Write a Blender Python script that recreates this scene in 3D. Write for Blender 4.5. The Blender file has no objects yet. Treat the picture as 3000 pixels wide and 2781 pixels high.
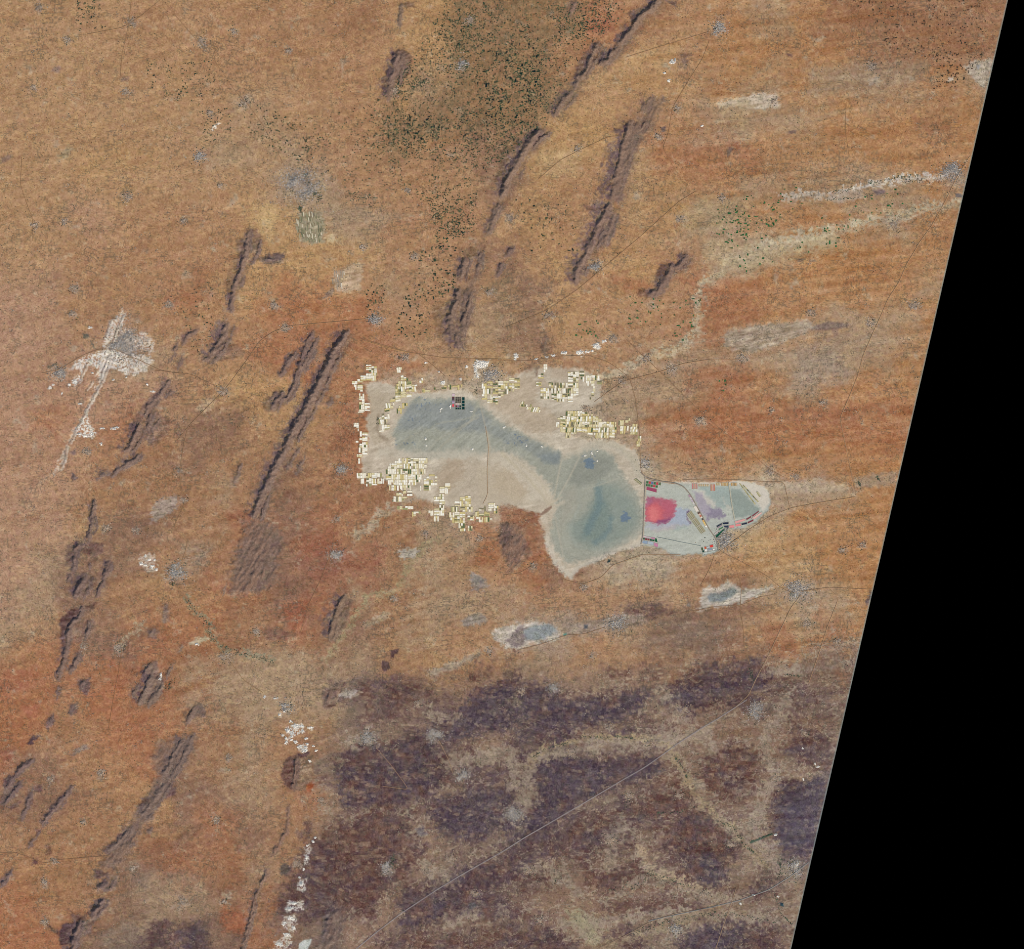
# Salt lake and desert plain seen from orbit.  1 Blender unit = 1 km.
import bpy, math
import numpy as np

sc = bpy.context.scene
sc.unit_settings.scale_length = 1000.0

# ------------------------------------------------------------------ camera
cd = bpy.data.cameras.new('camera'); cam = bpy.data.objects.new('camera', cd)
sc.collection.objects.link(cam); sc.camera = cam
cam.location = (0, 0, 700)
cd.lens_unit = 'FOV'; cd.angle = 2 * math.atan(45.0 / 700.0)
cd.clip_start = 1.0; cd.clip_end = 3000
# ------------------------------------------------------------------ sky, sun
SUN_AZ, SUN_EL = math.radians(146), math.radians(38)
w = bpy.data.worlds.new('World'); sc.world = w; w.use_nodes = True
nt = w.node_tree
sky = nt.nodes.new('ShaderNodeTexSky'); sky.sky_type = 'NISHITA'; sky.sun_disc = False
sky.sun_elevation = SUN_EL; sky.sun_rotation = SUN_AZ
nt.links.new(sky.outputs[0], nt.nodes['Background'].inputs[0])
nt.nodes['Background'].inputs[1].default_value = 0.15
sl = bpy.data.lights.new('sun', 'SUN'); sl.energy = 3.4; sl.angle = math.radians(0.5)
sl.color = (1, 0.95, 0.88)
so = bpy.data.objects.new('sun', sl); sc.collection.objects.link(so)
so.rotation_euler = (math.pi / 2 - SUN_EL, 0, math.pi - SUN_AZ)
vs = sc.view_settings
sc.cycles.filter_width = 1.1
vs.view_transform = 'Standard'; vs.look = 'None'; vs.exposure = 0; vs.gamma = 1

# ------------------------------------------------------------------ map frame
# Survey grid: 3000 x 2781 cells of 30 m, origin at the north-west corner.
S = 0.03
TILE = dict(Z=(0, 0, .66467), A1=(0, 0, 2.4925), A2=(700, 0, 2.4925), A3=(1400, 0, 2.4925), A4=(2200, 0, 2.4925),
            B1=(0, 700, 2.4925), B2=(700, 700, 2.4925), B3=(1400, 700, 2.4925), B4=(2200, 700, 2.4925),
            C1=(0, 1400, 2.4925), C2=(700, 1400, 2.4925), C3=(1400, 1400, 2.4925), C4=(2000, 1400, 2.4925),
            D1=(0, 2041, 2.4925), D2=(700, 2041, 2.4925), D3=(1300, 2041, 2.4925), D4=(1900, 2041, 2.4925),
            E1=(1020, 1040, 4.985), E2=(1020, 1300, 4.335), E3=(1380, 1060, 3.835), E4=(1850, 1380, 4.431),
            E5=(1400, 1250, 3.988), F1=(120, 880, 3.555), F2=(780, 450, 4.106), F4=(780, 1990, 7.11), S=(0, 0, 1.0), Q3=(0, 1390, .7647), Q4=(1500, 1390, .7647))

def P(t, pts):
    ox, oy, k = TILE[t]
    return [(ox + x / k, oy + y / k) for x, y in pts]

def WX(px): return (px - 1500.0) * S
def WY(py): return (1390.5 - py) * S
def edge_x(py): return 2952.7 - 0.2286 * py          # the plain's cut eastern edge

M = 180; R = 3.0
X0, Y0 = -M, -M
NX = int((3000 + M) / R) + 2; NY = int((2781 + 2 * M) / R) + 2
gx = X0 + R * np.arange(NX); gy = Y0 + R * np.arange(NY)
PX, PY = np.meshgrid(gx, gy)
rng = np.random.default_rng(7)

def fnoise(seed, size, beta=3.0, aniso=1.0, ang=0.0):
    """band of smooth noise, std 1; size in grid px, stretched `aniso` times along angle ang (deg, map, ccw)"""
    r = np.random.default_rng(seed)
    f = np.fft.rfft2(r.standard_normal((NY, NX)))
    ky = np.fft.fftfreq(NY)[:, None]; kx = np.fft.rfftfreq(NX)[None, :]
    a = math.radians(ang); u = kx * math.cos(a) - ky * math.sin(a); v = kx * math.sin(a) + ky * math.cos(a)
    k2 = ((u * aniso) ** 2 + v ** 2) * (size / R * 2) ** 2
    f *= (1 + k2) ** (-beta / 2)
    f[0, 0] = 0
    n = np.fft.irfft2(f, s=(NY, NX))
    return (n / n.std()).astype(np.float32)

def hsh(*a):
    h = np.zeros(np.broadcast(*a).shape)
    for i, v in enumerate(a): h = h + np.asarray(v, dtype=np.float64) * (127.1 + 184.6 * i)
    h = np.sin(h) * 43758.5453
    return h - np.floor(h)

def sstep(a, b, x):
    t = np.clip((x - a) / (b - a), 0, 1); return t * t * (3 - 2 * t)

warp1 = fnoise(1, 60, 3.2); warp2 = fnoise(2, 60, 3.2)
fine1 = fnoise(3, 10, 2.2); fine2 = fnoise(4, 10, 2.2)
streak = fnoise(5, 14, 2.6, 6.0, 17)
streak2 = fnoise(6, 6, 2.2, 5.0, 12)
blotch = fnoise(8, 22, 2.4)
ridn = fnoise(9, 9, 2.4, 2.0, 62)
grain = fnoise(10, 1.2, 1.0)
big = fnoise(11, 110, 3.0, 1.6, 20)

def hexc(h): return np.array([int(h[i:i + 2], 16) for i in (0, 2, 4)], dtype=np.float32)

# ------------------------------------------------------------------ soil colours (p has pinkish haze painted in), one letter per 3 km square
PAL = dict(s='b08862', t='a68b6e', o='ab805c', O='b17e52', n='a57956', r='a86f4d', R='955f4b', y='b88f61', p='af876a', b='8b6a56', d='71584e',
           D='605050', g='a29281', G='9c7754', w='b3a48c', m='9b6f50', k='806f63')
ROWS = '''s s s s o s o o o o m o y G G G G r o o o o t o m m m m m m
s s s s o s o o o o o o y G G G o r o y o o o o o m m m m m
s s s s s s o s s o o y t G G G G o y y o o t o t t t o t g
s s s s s s s t s s o G G G G G y y o o t t t t o o o m o o
s s y y s s t s t o o G o o b y y y o r r r o o o o o o o o
s s s s s s s s t t o o o s b y o o o y o o t t t t t o g o
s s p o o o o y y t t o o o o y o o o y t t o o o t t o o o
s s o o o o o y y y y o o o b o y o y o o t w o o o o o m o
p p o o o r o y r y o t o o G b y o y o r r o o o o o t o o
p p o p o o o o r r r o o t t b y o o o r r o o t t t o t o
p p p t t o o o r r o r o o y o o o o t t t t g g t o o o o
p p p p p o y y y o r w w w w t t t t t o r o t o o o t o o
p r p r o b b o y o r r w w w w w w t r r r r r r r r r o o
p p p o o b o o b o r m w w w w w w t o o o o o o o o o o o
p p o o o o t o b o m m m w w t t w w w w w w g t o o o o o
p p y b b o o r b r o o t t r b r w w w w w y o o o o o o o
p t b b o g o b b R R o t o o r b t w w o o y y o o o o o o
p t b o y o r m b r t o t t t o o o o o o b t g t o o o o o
t s b b r r m m r m b o t o o g g o t k k b o y r o o o o o
o r r b r m t t t t t o y o o t o o o m b m b k k k r o o o
r r o r r m t t t t k d d m b b t t o t m b d d k g k r o o
r o o r r o m t o o t b m m o D D k d b m m m m t k m r o o
r b o o r b o t o b d d d d d d k k t b m b b t b t b m o o
b b o o y b b t o r t d b d d d k k D D m b b t b D D b o o
o o o o o b r b o o t d m m k D D D b b t b b b t D D b o o
o o o b k r m t o d d d m k k D m m b b d t d t t k t b o o
r o o b t t b r b k D r k b D m m m m m t t k t m k m b o o
r r b k t b d r b k r k m k m D t m D t k d D y D t k b o o'''.split('\n')
LET = [row.split() for row in ROWS]
for j_ in range(21):
    for i_ in range(21, 30):
        if LET[j_][i_] == 'o': LET[j_][i_] = 'O'
for j_ in range(13, 28):
    for i_ in range(13):
        if LET[j_][i_] == 'o': LET[j_][i_] = 'n'
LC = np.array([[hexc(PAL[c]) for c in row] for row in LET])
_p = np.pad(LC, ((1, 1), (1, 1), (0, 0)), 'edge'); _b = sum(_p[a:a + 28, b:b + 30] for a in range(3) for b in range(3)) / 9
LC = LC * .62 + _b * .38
DK = dict(d=.6, D=.9, b=.34, k=.38, m=.2, t=.1, g=.05)
LD = np.array([[DK.get(c, 0) if j >= 19 else 0 for c in row] for j, row in enumerate(LET)], dtype=np.float32)
LG = np.array([[1.0 if c == 'G' else 0 for c in row] for row in LET], dtype=np.float32)

def upsample(A, amp):
    x = np.clip((PX + amp * warp1 + amp * .35 * fine1 + amp * .5 * streak) / 100 - .5, 0, 28.999)
    y = np.clip((PY + amp * warp2 * .8 + amp * .35 * fine2) / 100 - .5, 0, 26.999)
    i = x.astype(int); j = y.astype(int); fx = x - i; fy = y - j
    fx = fx * fx * (3 - 2 * fx); fy = fy * fy * (3 - 2 * fy)
    if A.ndim == 3: fx = fx[..., None]; fy = fy[..., None]
    return (A[j, i] * (1 - fx) + A[j, i + 1] * fx) * (1 - fy) + (A[j + 1, i] * (1 - fx) + A[j + 1, i + 1] * fx) * fy

COL = upsample(LC, 22).astype(np.float32)
farm = upsample(LG, 15)
H = (0.012 * warp1 + 0.006 * blotch + 0.004 * streak).astype(np.float32)
ID = np.zeros((NY - 1, NX - 1), dtype=np.int32)      # which piece of land every cell belongs to
IDNAMES = {0: None}

def win(x0, x1, y0, y1):
    i0 = max(0, int((x0 - X0) / R)); i1 = min(NX, int((x1 - X0) / R) + 2)
    j0 = max(0, int((y0 - Y0) / R)); j1 = min(NY, int((y1 - Y0) / R) + 2)
    return slice(j0, j1), slice(i0, i1)

def seg_dist(pts, X, Y, closed):
    n = len(pts); D = np.full(X.shape, 1e9, dtype=np.float32)
    for k in range(n if closed else n - 1):
        (ax, ay), (bx, by) = pts[k], pts[(k + 1) % n]
        dx, dy = bx - ax, by - ay; L = dx * dx + dy * dy + 1e-9
        t = np.clip(((X - ax) * dx + (Y - ay) * dy) / L, 0, 1)
        D = np.minimum(D, np.hypot(X - ax - t * dx, Y - ay - t * dy))
    return D

def inside(pts, X, Y):
    c = np.zeros(X.shape, bool); n = len(pts)
    for k in range(n):
        (ax, ay), (bx, by) = pts[k], pts[(k + 1) % n]
        if ay == by: continue
        c ^= ((ay > Y) != (by > Y)) & (X < (bx - ax) * (Y - ay) / (by - ay) + ax)
    return c

def poly_mask(pts, soft=3.0, wob=0.0):
    xs = [p[0] for p in pts]; ys = [p[1] for p in pts]; m = soft + wob * 3 + 4
    sl_ = win(min(xs) - m, max(xs) + m, min(ys) - m, max(ys) + m)
    X = PX[sl_] + wob * fine1[sl_] * .6 + wob * .5 * streak2[sl_]; Y = PY[sl_] + wob * fine2[sl_] * .6
    d = seg_dist(pts, X, Y, True); d = np.where(inside(pts, X, Y), d, -d)
    return sl_, sstep(-soft, soft, d), d

def line_mask(pts, wd, soft=2.0, wob=0.0):
    xs = [p[0] for p in pts]; ys = [p[1] for p in pts]; m = soft + wd + wob * 3 + 4
    sl_ = win(min(xs) - m, max(xs) + m, min(ys) - m, max(ys) + m)
    X = PX[sl_] + wob * fine1[sl_]; Y = PY[sl_] + wob * fine2[sl_]
    d = seg_dist(pts, X, Y, False)
    return sl_, 1 - sstep(wd / 2 - soft * .5, wd / 2 + soft, d)

def tint(sl_, m, col, a):
    m = (m * a)[..., None]; COL[sl_] = COL[sl_] * (1 - m) + hexc(col) * m

def zone(t, pts, col, soft=12, a=.85, wob=5):
    sl_, m, d = poly_mask(P(t, pts), soft, wob); tint(sl_, m, col, a); return sl_, m

def stroke(t, pts, wd, col, soft=4, a=.8, wob=1):
    sl_, m = line_mask(P(t, pts), wd, soft, wob); tint(sl_, m, col, a); return sl_, m

def setid(sl_, mask, i):
    """mask given on vertices of the window -> cells"""
    mm = np.zeros((NY, NX), bool); mm[sl_] = mask
    cell = mm[:-1, :-1] & mm[1:, 1:] & mm[1:, :-1] & mm[:-1, 1:]
    ID[cell] = i

NEXT = [1]
def newid(name, label, **kw):
    i = NEXT[0]; NEXT[0] += 1; IDNAMES[i] = (name, label, kw); return i

# ------------------------------------------------------------------ large soil patches
for z in [
    ('C2', [(460, 400), (700, 380), (690, 500), (640, 570), (470, 560), (380, 480)], '9a5336', 14, .8, 6),
    ('C2', [(310, 920), (500, 860), (520, 900), (440, 1130), (380, 1110), (310, 1000)], 'ae5c38', 14, .75, 6),
    ('C2', [(200, 1080), (440, 1130), (420, 1160), (220, 1190), (190, 1130)], '7d5646', 10, .7, 6),
    ('C2', [(1780, 460), (1890, 430), (1890, 620), (1720, 640), (1720, 520)], 'b1693c', 10, .8, 3),
    ('C3', [(160, 200), (400, 230), (450, 270), (420, 600), (330, 560), (350, 370), (250, 330), (160, 320)], 'a4643f', 8, .8, 3),
    ('C2', [(450, 260), (780, 130), (850, 170), (700, 270), (600, 340), (450, 380)], 'a5623d', 16, .6, 8),
    ('C1', [(1620, 260), (1880, 200), (1840, 320), (1700, 350)], 'a35a3a', 12, .7, 6),
    ('C1', [(620, 1560), (950, 1400), (920, 1560), (850, 1740), (620, 1760)], 'b4653b', 16, .7, 6),
    ('C1', [(700, 1420), (830, 1330), (960, 1330), (900, 1420), (760, 1500)], 'b4683e', 16, .6, 6),
    ('C1', [(40, 1400), (300, 1380), (260, 1500), (60, 1600), (0, 1560), (0, 1450)], 'b0603c', 16, .7, 6),
    ('C1', [(170, 1650), (280, 1640), (270, 1740), (170, 1740)], 'b55d40', 14, .6, 6),
    ('D1', [(0, 400), (90, 400), (100, 470), (0, 500)], 'a5563c', 14, .7, 6),
    ('D1', [(1610, 1530), (1720, 1530), (1790, 1640), (1780, 1730), (1640, 1720), (1600, 1620)], 'a9552f', 14, .8, 6),
    ('D1', [(1020, 1060), (1220, 1030), (1340, 1130), (1350, 1220), (1200, 1290), (1020, 1250)], '9c5a38', 20, .65, 8),
    ('D1', [(1100, 1660), (1200, 1640), (1180, 1750), (1080, 1844), (1040, 1844)], '6b4940', 10, .75, 6),
    ('D1', [(1380, 1660), (1520, 1640), (1530, 1800), (1400, 1844), (1340, 1780)], '5f4d45', 16, .75, 8),
    ('B1', [(1640, 760), (1990, 680), (1990, 870), (1830, 880)], 'af683f', 16, .55, 6),
    ('B2', [(400, 470), (640, 280), (660, 420), (930, 420), (900, 500), (700, 560), (400, 580)], 'b1673b', 18, .65, 6),
    ('B2', [(100, 820), (380, 740), (420, 800), (240, 960), (110, 900)], 'b06a40', 18, .6, 6),
    ('B2', [(830, 640), (950, 640), (960, 760), (870, 900), (800, 880), (740, 860)], 'ae683d', 16, .6, 6),
    ('B2', [(690, 1380), (820, 1340), (850, 1450), (760, 1560), (640, 1540)], '9a5a3a', 18, .6, 8),
    ('B3', [(980, 250), (1240, 300), (1260, 360), (1130, 400), (990, 330)], 'b26438', 18, .6, 8),
    ('B3', [(1480, 960), (1900, 880), (1990, 920), (1990, 1060), (1500, 1100)], 'a86139', 22, .55, 8),
    ('B3', [(1200, 1190), (1990, 1180), (1990, 1420), (1500, 1440), (1300, 1340)], 'ad6537', 26, .45, 10),
    ('A3', [(1330, 1060), (1720, 1080), (1720, 1260), (1500, 1330), (1350, 1200)], 'b06c3c', 24, .55, 8),
    ('A3', [(830, 130), (980, 120), (990, 230), (900, 250), (810, 200)], 'a5593a', 14, .7, 6),
    ('A3', [(720, 600), (830, 520), (1090, 420), (1250, 300), (1290, 330), (1020, 640), (880, 680)], 'c79c62', 22, .55, 8),
    ('A3', [(420, 1100), (760, 1060), (730, 1260), (500, 1290)], 'c6a068', 22, .55, 8),
    ('A3', [(1120, 1080), (1250, 1080), (1200, 1700), (1060, 1560)], 'c29a60', 22, .4, 8),
    ('A1', [(1880, 1560), (1990, 1500), (1990, 1800), (1900, 1720)], 'd3a868', 16, .6, 6),
    ('A2', [(100, 1500), (260, 1480), (300, 1600), (200, 1680), (80, 1620)], 'd0a666', 16, .55, 6),
    ('B4', [(0, 1290), (640, 1220), (1190, 1180), (1190, 1290), (660, 1310), (0, 1390)], 'a8623c', 14, .6, 6),
    ('C4', [(560, 1080), (720, 1050), (840, 1180), (850, 1320), (640, 1290), (600, 1180)], 'a8643f', 14, .65, 6),
    ('C4', [(300, 430), (520, 400), (640, 470), (520, 520), (420, 520)], 'c89c5c', 18, .5, 6),
    ('C4', [(1120, 1400), (1240, 1400), (1180, 1700), (1050, 1640)], 'ab6a40', 18, .5, 8),
    ('C3', [(1080, 900), (1300, 880), (1400, 940), (1300, 1010), (1120, 960)], '7c5a48', 16, .6, 8),
    ('C3', [(540, 660), (620, 700), (580, 720), (500, 700)], '875846', 8, .6, 4),
    ('B3', [(300, 960), (420, 880), (440, 1060), (360, 1090), (290, 1060)], '8d6b50', 6, .8, 3),
    ('A1', [(380, 490), (440, 480), (430, 530), (370, 520)], '8c7068', 5, .7, 2),
    ('A1', [(0, 1140), (90, 1130), (60, 1160), (0, 1190)], '86695c', 5, .8, 2),
    ('A1', [(870, 570), (940, 560), (920, 590), (880, 590)], '83685f', 4, .7, 2),
    ('A4', [(240, 385), (290, 390), (300, 420), (260, 410)], '765650', 3, .8, 2),
    ('A4', [(270, 950), (330, 945), (325, 975), (270, 975)], '7c5c58', 3, .8, 1),
    ('A3', [(1830, 1070), (1870, 1080), (1820, 1150), (1815, 1100)], '705850', 3, .85, 1),
    ('A3', [(1830, 1180), (1850, 1185), (1840, 1220)], '705850', 3, .85, 1),
    ('A3', [(1330, 930), (1365, 920), (1365, 955), (1340, 965)], '5c4a52', 3, .9, 1),
    ('C2', [(1040, 1330), (1090, 1340), (1100, 1390), (1060, 1410), (1035, 1380)], '563c3e', 2.5, .95, 1),
    ('C2', [(1105, 1260), (1165, 1245), (1160, 1280), (1130, 1285), (1130, 1310), (1105, 1310)], '583c40', 2.5, .95, 1),
    ('C3', [(175, 1420), (210, 1395), (270, 1420), (275, 1450), (220, 1460), (180, 1440)], '5f4640', 3, .9, 2),
    ('B4', [(440, 640), (560, 600), (600, 600), (710, 620), (700, 640), (560, 660), (440, 665)], '7b625c', 3, .8, 1),
    ('B4', [(580, 650), (635, 650), (635, 700), (600, 710)], '8c6858', 3, .8, 1),
    ('B4', [(330, 140), (390, 140), (360, 165), (335, 165)], '75604f', 3, .8, 1),
    ('B4', [(420, 145), (460, 150), (480, 165), (425, 165)], '705a50', 3, .8, 1),
    ('A4', [(1490, 1410), (1530, 1410), (1545, 1440), (1490, 1440)], '5d585a', 2, .9, 0),
    ('C3', [(1500, 1250), (1575, 1260), (1570, 1390), (1515, 1400)], 'ab8058', 3, .85, 1),
    ('C3', [(1500, 1430), (1610, 1430), (1560, 1490), (1500, 1500)], 'a3805f', 4, .85, 1),
    ('C4', [(410, 1430), (490, 1390), (480, 1480), (400, 1520), (380, 1480)], 'a18065', 4, .8, 2),
    ('C3', [(920, 1410), (1090, 1410), (1080, 1500), (920, 1500)], 'a87f58', 6, .7, 2),
    ('D4', [(1170, 640), (1300, 680), (1270, 820), (1160, 830)], '85705f', 4, .8, 1),
    ('C3', [(1560, 1180 - 200), (1620, 985), (1620, 1070), (1560, 1070)], '9a7058', 4, .7, 1),
    ('D2', [(540, 480), (670, 400), (665, 560), (545, 570)], '8f7a63', 4, .8, 1),
    ('D2', [(670, 455), (760, 480), (740, 560), (665, 560)], '9a7e65', 4, .85, 1),
    ('D2', [(670, 410), (760, 400), (755, 450), (690, 460)], '594442', 3, .9, 1),
    ('D2', [(980, 490), (1090, 490), (1120, 560), (1040, 640), (940, 580)], '9a7660', 5, .8, 2),
    ('D2', [(790, 770), (900, 800), (1010, 810), (970, 890), (900, 930), (820, 900)], '96715a', 5, .8, 2),
    ('D2', [(1090, 740), (1140, 770), (1080, 830), (1030, 820)], '98735c', 4, .8, 2),
    ('D2', [(1060, 310), (1180, 300), (1170, 380), (1100, 350)], 'a07a60', 4, .8, 2),
    ('D2', [(1440, 650), (1530, 610), (1570, 690), (1450, 715)], '9b7a62', 3, .85, 1),
    ('D2', [(1300, 560), (1380, 500), (1440, 540), (1400, 570)], '9a7a62', 4, .8, 2),
    ('D3', [(700, 600), (740, 540), (820, 590), (820, 665), (770, 640)], '9a7860', 4, .85, 2),
    ('D3', [(260, 1040), (340, 1080), (360, 1140), (310, 1160)], '93745f', 4, .8, 2),
    ('D3', [(330, 1330), (390, 1220), (430, 1220), (380, 1300)], '9a7a60', 4, .8, 2),
]:
    t_, pts_, col_, soft_, a_, wob_ = z; c_ = hexc(col_); c_ = c_ * .78 + (c_.mean() * .22 + 3)
    zone(t_, pts_, '%02x%02x%02x' % tuple(int(v) for v in c_), soft_, a_ * .9, wob_)

# fields and crop marks: rectangular parcels, ploughed, stubble or bare
def mosaic(seed, ang, cw, ch):
    a = math.radians(ang)
    u = (PX + 2 * warp2) * np.cos(a) + PY * np.sin(a); v = -(PX) * np.sin(a) + (PY + 2 * warp1) * np.cos(a)
    j = np.floor(v / ch); wdt = cw * (.6 + .9 * hsh(j, seed))
    u2 = u / wdt + hsh(j, seed + 3) * 7; i = np.floor(u2)
    val = hsh(i, j, seed)
    if seed < 100:                      # other parcel grids, tilted the other way, take over in places
        val2, e2_ = mosaic(seed + 100, ang + 24, cw, ch); sw = (warp1 * .7 + warp2 > .55)
        e0 = np.minimum(np.minimum(u2 - i, 1 - u2 + i) * wdt, np.minimum(v / ch - j, 1 - v / ch + j) * ch)
        return np.where(sw, val2, val).astype(np.float32), np.where(sw, e2_, e0).astype(np.float32)
    e = np.minimum(np.minimum(u2 - i, 1 - u2 + i) * wdt, np.minimum(v / ch - j, 1 - v / ch + j) * ch)
    return val.astype(np.float32), e.astype(np.float32)

m1, e1 = mosaic(1, -6, 16, 13); m2, e2 = mosaic(5, 4, 8, 15); m3, e3 = mosaic(9, -3, 34, 26); m4, e4 = mosaic(13, 8, 13, 7)
hedge_zone = sstep(.1, 1.2, fnoise(31, 60, 3.0))

# the dark, freshly burnt and ploughed country in the south
dark = upsample(LD, 16) * .8
DARK = [('Q4', [(0, 480), (60, 470), (130, 500), (320, 475), (290, 530), (240, 560), (110, 570), (0, 560)], .95, 0), ('Q4', [(340, 480), (420, 430), (540, 415), (600, 440), (580, 490), (540, 530), (470, 525), (400, 545), (330, 520)], .8, .3),
        ('Q4', [(40, 690), (60, 640), (110, 625), (200, 640), (320, 625), (345, 660), (250, 700), (180, 720), (90, 790), (30, 825), (0, 830), (0, 790), (40, 740)], 1.0, .1), ('Q4', [(120, 800), (210, 735), (215, 780), (150, 850), (100, 835)], .8, .6),
        ('Q4', [(340, 780), (420, 735), (490, 770), (510, 830), (480, 920), (410, 925), (370, 870), (330, 840)], .85, .7), ('Q4', [(390, 860), (470, 850), (485, 905), (420, 930)], .95, .2), ('Q4', [(420, 610), (520, 590), (560, 640), (500, 730), (440, 720), (410, 660)], .75, .8),
        ('Q4', [(630, 560), (700, 570), (725, 600), (715, 660), (640, 650), (610, 620)], .8, .5), ('Q4', [(600, 690), (690, 680), (705, 720), (690, 790), (670, 860), (610, 840), (580, 800)], 1.0, 0), ('Q4', [(370, 1045), (430, 1000), (520, 1000), (535, 1050), (480, 1075), (370, 1075)], .95, .1),
        ('Q4', [(180, 955), (330, 935), (430, 945), (440, 985), (300, 990), (200, 985)], .7, .9), ('Q4', [(160, 890), (290, 850), (315, 900), (220, 940), (150, 920)], .75, .8), ('Q4', [(0, 900), (60, 870), (120, 890), (100, 930), (0, 950)], .7, .7), ('Q4', [(270, 720), (380, 680), (430, 720), (380, 760), (300, 780)], .65, .9),
        ('Q4', [(0, 1030), (80, 1000), (150, 1050), (140, 1080), (0, 1080)], .8, .5), ('Q4', [(200, 430), (330, 420), (330, 460), (220, 470)], .5, .9), ('Q4', [(540, 430), (620, 430), (610, 480), (550, 480)], .55, .5), ('Q4', [(180, 1020), (330, 1000), (340, 1040), (200, 1060)], .6, .4),
        ('Q4', [(250, 290), (330, 285), (370, 300), (300, 330), (230, 330)], .5, .6), ('Q4', [(340, 650), (400, 640), (410, 680), (350, 690)], .6, .8), ('Q4', [(560, 880), (600, 920), (560, 960), (500, 950)], .5, .3),
        ('Q3', [(740, 640), (800, 600), (870, 600), (930, 560), (985, 590), (1010, 690), (960, 720), (880, 760), (770, 745)], .9, .4), ('Q3', [(940, 575), (1010, 540), (1060, 490), (1160, 440), (1160, 575), (1080, 580), (1000, 610)], .95, 0), ('Q3', [(690, 820), (770, 770), (850, 740), (920, 780), (950, 850), (900, 910), (850, 960), (760, 1000), (720, 960), (690, 900)], .8, .8),
        ('Q3', [(880, 930), (1000, 895), (1080, 860), (1160, 820), (1160, 900), (1040, 990), (900, 1030)], .85, .3), ('Q3', [(950, 720), (1060, 700), (1160, 690), (1160, 800), (1050, 830), (970, 800)], .8, .1), ('Q3', [(790, 460), (900, 445), (970, 480), (900, 540), (830, 520)], .6, .6), ('Q3', [(690, 780), (740, 900), (740, 1010), (650, 1010), (610, 970), (660, 880)], .7, .5),
        ('Q3', [(310, 1040), (350, 1000), (385, 1000), (390, 1075), (300, 1075)], .7, .6), ('Q3', [(390, 1010), (450, 1000), (465, 1075), (400, 1075)], .75, .2), ('Q3', [(830, 1030), (1000, 1020), (1160, 990), (1160, 1075), (840, 1075)], .65, .7), ('Q3', [(1000, 440), (1160, 400), (1160, 440), (1040, 490)], .5, .8), ('Q3', [(900, 610), (1000, 600), (1060, 640), (1010, 690)], .6, .4)]
dark *= sstep(1880, 2020, PY + 20 * warp1) * sstep(640, 900, PX + 12 * warp2)
redness = np.zeros((NY, NX), np.float32) + .45
for t, pts, a, rd in DARK:
    sl_, m, d = poly_mask(P(t, pts), 42, 9); dark[sl_] = np.maximum(dark[sl_], m * a); redness[sl_] = redness[sl_] * (1 - m) + rd * m
pale = np.zeros((NY, NX), np.float32)
for t, pts, wd in [('Q4', [(330, 480), (400, 560), (440, 600), (480, 660), (510, 710)], 34), ('Q4', [(610, 510), (560, 600), (590, 660), (560, 720), (540, 800), (560, 830), (620, 890)], 44), ('Q4', [(440, 570), (380, 590), (300, 590), (200, 600), (100, 620), (40, 640), (30, 720), (20, 790)], 40), ('Q4', [(350, 610), (390, 680), (440, 750), (500, 800), (540, 850), (620, 900)], 34),
                   ('Q4', [(200, 960), (320, 890), (420, 940), (490, 950)], 30), ('Q4', [(120, 1010), (300, 985), (460, 985), (630, 1000)], 34), ('Q4', [(30, 870), (120, 900), (150, 940)], 34), ('Q4', [(250, 790), (210, 830), (230, 880)], 44), ('Q4', [(280, 850), (310, 890)], 30), ('Q4', [(560, 440), (640, 440)], 34), ('Q4', [(160, 1030), (200, 1000)], 40),
                   ('Q3', [(860, 890), (890, 870), (930, 800), (950, 770)], 40), ('Q3', [(1000, 650), (1060, 640), (1150, 620), (1150, 700)], 40), ('Q3', [(1060, 560), (1150, 510)], 36), ('Q3', [(1090, 740), (1140, 760)], 50), ('Q3', [(950, 880), (1000, 900), (960, 960)], 40), ('Q3', [(1000, 1000), (1080, 970), (1130, 980)], 40), ('Q3', [(790, 600), (830, 580)], 40), ('Q3', [(960, 530), (1040, 560)], 36)]:
    sl_, m = line_mask(P(t, pts), wd * .5, wd * .6, 9); pale[sl_] = np.maximum(pale[sl_], m)
vein = np.maximum(sstep(.84, .98, 1 - np.abs(fnoise(15, 30, 2.6, 1.4, 25)) * .6), sstep(.86, .98, 1 - np.abs(fnoise(18, 16, 2.4, 1.4, 40)) * .6) * .8) * sstep(1950, 2150, PY + .25 * (PX - 1500)) * sstep(800, 1050, PX)
pale = np.maximum(pale, vein * .75)
zone('S', [(960, 2170), (1080, 2060), (1300, 2010), (1500, 1960), (1900, 1970), (2150, 1950), (2430, 1970), (2520, 2150), (2440, 2500), (2340, 2960), (830, 2960), (880, 2600), (920, 2400)], '8b7463', 60, .72, 20)
pm = sstep(.2, .75, pale + .18 * blotch + .3 * (m4 - .5) + .15 * (m2 - .5))
dn = dark + .06 * streak + .09 * blotch + .05 * big + .26 * (m1 - .5) + .2 * (m3 - .5) + .2 * (m2 - .5) - .3 * pm
dm = sstep(.08, .74, dn) * sstep(.02, .2, dark)
COL = COL * (1 - .62 * pm[..., None]) + hexc('a09280') * .62 * pm[..., None]
red = np.clip(redness + .22 * blotch + .25 * (m1 - .5), 0, 1)[..., None]
dcol = hexc('51454f') * (1 - red) + hexc('67483f') * red
dcol = dcol + ((m2 - .5) * 10 + (m4 - .5) * 9 + (m1 - .5) * 7)[..., None] * np.array([1.1, 1, .9])
dm = dm * (1 - .35 * sstep(.84, .88, m1) * sstep(.3, .8, hsh(np.floor(PX / 90), np.floor(PY / 90)))) * (1 - .28 * sstep(.88, .95, m4))
COL = COL * (1 - .9 * dm[..., None]) + dcol * .9 * dm[..., None]

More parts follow.
